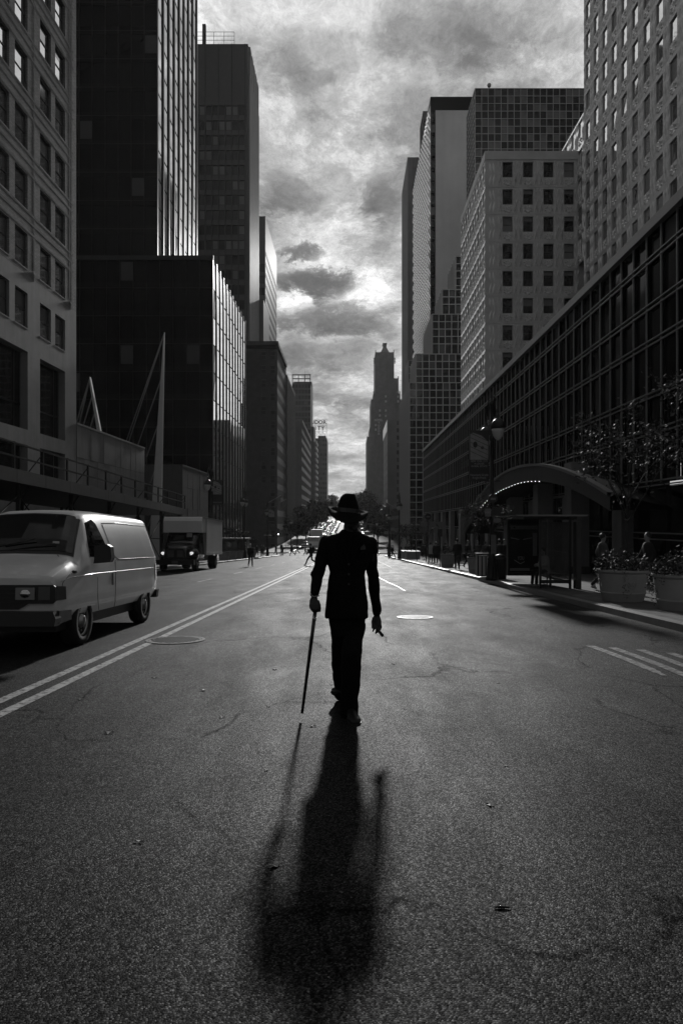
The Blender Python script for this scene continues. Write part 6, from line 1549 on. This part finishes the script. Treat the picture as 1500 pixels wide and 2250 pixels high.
# trousers
p = MB()
p.rings([sring(1335, 721, 803, .12), sring(1352, 721, 804, .125), sring(1372, 723, 801, .12), sring(1395, 726, 798, .11)])
limb(p, [(Wp(781, 1368), .092), (Wp(776, 1405, .25), .087), (Wp(771.5, 1440, .16), .090), (Wp(771.5, 1470, .17), .088), (Wp(769, 1510, .20), .082), (Wp(767, 1545, .22), .080), (Wp(767, 1569, .22), .078)], 18)
limb(p, [(Wp(745, 1368), .092), (Wp(750, 1405, .34), .088), (Wp(751.5, 1432, .40), .098), (Wp(751, 1462, .5), .098), (Wp(752.5, 1495, .62), .086), (Wp(752.5, 1524, .76), .072)], 18)
remesh(p, 'trousers', SUITT, man, .0075, 2, fold=.022)
# shoes
SHOE = M('shoe_leather', .008, .4, spec=.3); SOLE = M('shoe_sole', .02, .6)
def shoe(cx, y0, zg, rot, pitch):
    T = Matrix.Translation((cx, y0, zg)) @ Matrix.Rotation(rot, 4, 'Z') @ Matrix.Rotation(pitch, 4, 'X'); q = MB()
    R_ = []
    for y, w, h in ((.10, .020, .05), (.085, .038, .075), (.03, .042, .085), (-.04, .043, .075), (-.10, .052, .058), (-.155, .052, .045), (-.19, .040, .034), (-.205, .018, .022)):
        R_.append([T @ Vector((w*math.cos(2*PI*k/14), y, .012+h*.5+h*.5*math.sin(2*PI*k/14))) for k in range(14)])
    q.rings(R_); o = q.build('shoe', SHOE, man, world=True)
    q = MB(); pl = [(.0, .11), (.035, .10), (.044, .04), (.04, -.03), (.056, -.10), (.056, -.16), (.035, -.205), (0, -.215)]; pl = pl+[(-x, y) for x, y in reversed(pl[1:-1])]
    q.prism(pl, 0, .018, 0, 'z', T); q.build('sole', SOLE, o); o2 = o.children[0]; 
    for v in o2.data.vertices: v.co -= man.location
yF = MD+.16; shoe(Wp(771, 1580, .16).x, yF, gz(yF)+.002, R(12), R(2)); yR = MD+.70; shoe(Wp(744, 1545, .7).x, yR+.08, gz(yR)+.05, R(-8), R(-26))
# hat: crown and upturned brim
g = MB(); hx0 = Wp(765, 1118); Tm = Matrix.Translation(hx0) @ Matrix.Rotation(R(5.5), 4, 'Y')
def oval(rx, ry, z, n=48, dx=0, wave=0, cx=0):
    return [Tm @ Vector((cx+dx+rx*math.cos(2*PI*k/n), ry*math.sin(2*PI*k/n), z+(wave*(abs(math.cos(2*PI*k/n))**2) if wave else 0))) for k in range(n)]
crown = [oval(.098, .118, -.035), oval(.097, .117, -.01, dx=0), oval(.091, .113, .03, dx=-.002), oval(.081, .106, .066, dx=-.007), oval(.069, .096, .098, dx=-.008), oval(.056, .085, .120, dx=-.004), oval(.042, .065, .133, dx=.004), oval(.020, .04, .126, dx=.008), oval(.004, .006, .122, dx=.008)]
g.rings(crown, 0, True, True); hat = g.build('hat_crown', FELT, man, world=True)
g = MB(); n = 64; rows = []
for f, dz in ((0, -.004), (.25, -.004), (.5, -.002), (.75, .002), (1.0, .010), (1.0, .005), (.75, -.003), (.5, -.007), (.25, -.009), (0, -.009)):
    ring = []
    for k in range(n):
        t_ = 2*PI*k/n; co, si = math.cos(t_), math.sin(t_)
        rx = .096+f*(.083 if co < 0 else .080); ry = .116+f*.072
        z = -.030+dz+.014*f*f*co*co*(1.5 if co < 0 else .5)-f*.105*max(0, -si)**1.05+.028*f*max(0, si)
        ring.append(Tm @ Vector((rx*co, ry*si, z)))
    rows.append(ring)
g.rings(rows, 0, False, True); g.build('hat_brim', FELT, man, world=True)
g = MB(); g.rings([oval(.0995, .1195, -.033), oval(.0985, .1185, .004)], 0, False, True); g.build('hat_band', M('hat_ribbon', .02, .4), man, world=True)
g = MB(); rr = random.Random(2); 
for x, y in ((692-9, 1306), (684, 1309), (687, 1310.5), (691, 1311), (695, 1310.5), (699, 1309)): g.ball(Wp(x, y, .135), (.010, .008, .008), 6)
g.build('bracelet', M('bracelet_metal', .3, .3, metal=.9), man, world=True)
# cane and cigar are held things
CT, CB = Wp(693.5, 1334, .125), Wp(663.5, 1567, .14)
cane = empty('walking_cane', CB, label='slim black walking cane gripped in his hand, its tip just off the road', cat='cane'); g = MB()
g.tube([CT, CT.lerp(CB, .3), CT.lerp(CB, .97), CB], [.0165, .0155, .0125, .0125], 12); g.build('shaft', M('cane_wood', .008, .35, coat=.3), cane, world=True)
g = MB(); g.tube([CT+Vector((-.03, -.01, .006)), CT+Vector((0, 0, .016)), CT+Vector((.022, .01, .006))], [.016, .02, .014], 10); g.build('handle', M('cane_handle', .03, .3), cane, world=True)
g = MB(); m_ = CT.lerp(CB, .11); d_ = (CB-CT).normalized()*.012; g.tube([m_-d_, m_+d_], .0175, 12); g.build('collar', M('cane_collar', .4, .3, metal=.9), cane, world=True)
CA, CE = Wp(826.5, 1380, .455), Wp(841.5, 1398.5, .44)
g = MB(); g.tube([CA, CA.lerp(CE, .1), CA.lerp(CE, .92), CE], [.008, .0135, .0145, .011], 12)
cg = g.build('cigar', M('cigar_leaf', .02, .8)); tag(cg, 'thick dark cigar held between the fingers of his lowered hand', 'cigar')
# ================================================================== haze
hm = bpy.data.materials.new('haze'); hm.use_nodes = True; hm.node_tree.nodes.clear()
ho = hm.node_tree.nodes.new('ShaderNodeOutputMaterial'); hv = hm.node_tree.nodes.new('ShaderNodeVolumePrincipled')
hv.inputs['Color'].default_value = (.9, .9, .9, 1); hv.inputs['Density'].default_value = HAZE = .0001; hv.inputs['Anisotropy'].default_value = .35
hm.node_tree.links.new(hv.outputs[0], ho.inputs['Volume'])
mb = MB(); mb.box(-905, 905, -65, 1505, -12, 160); tag(mb.build('haze', hm), kind='stuff')
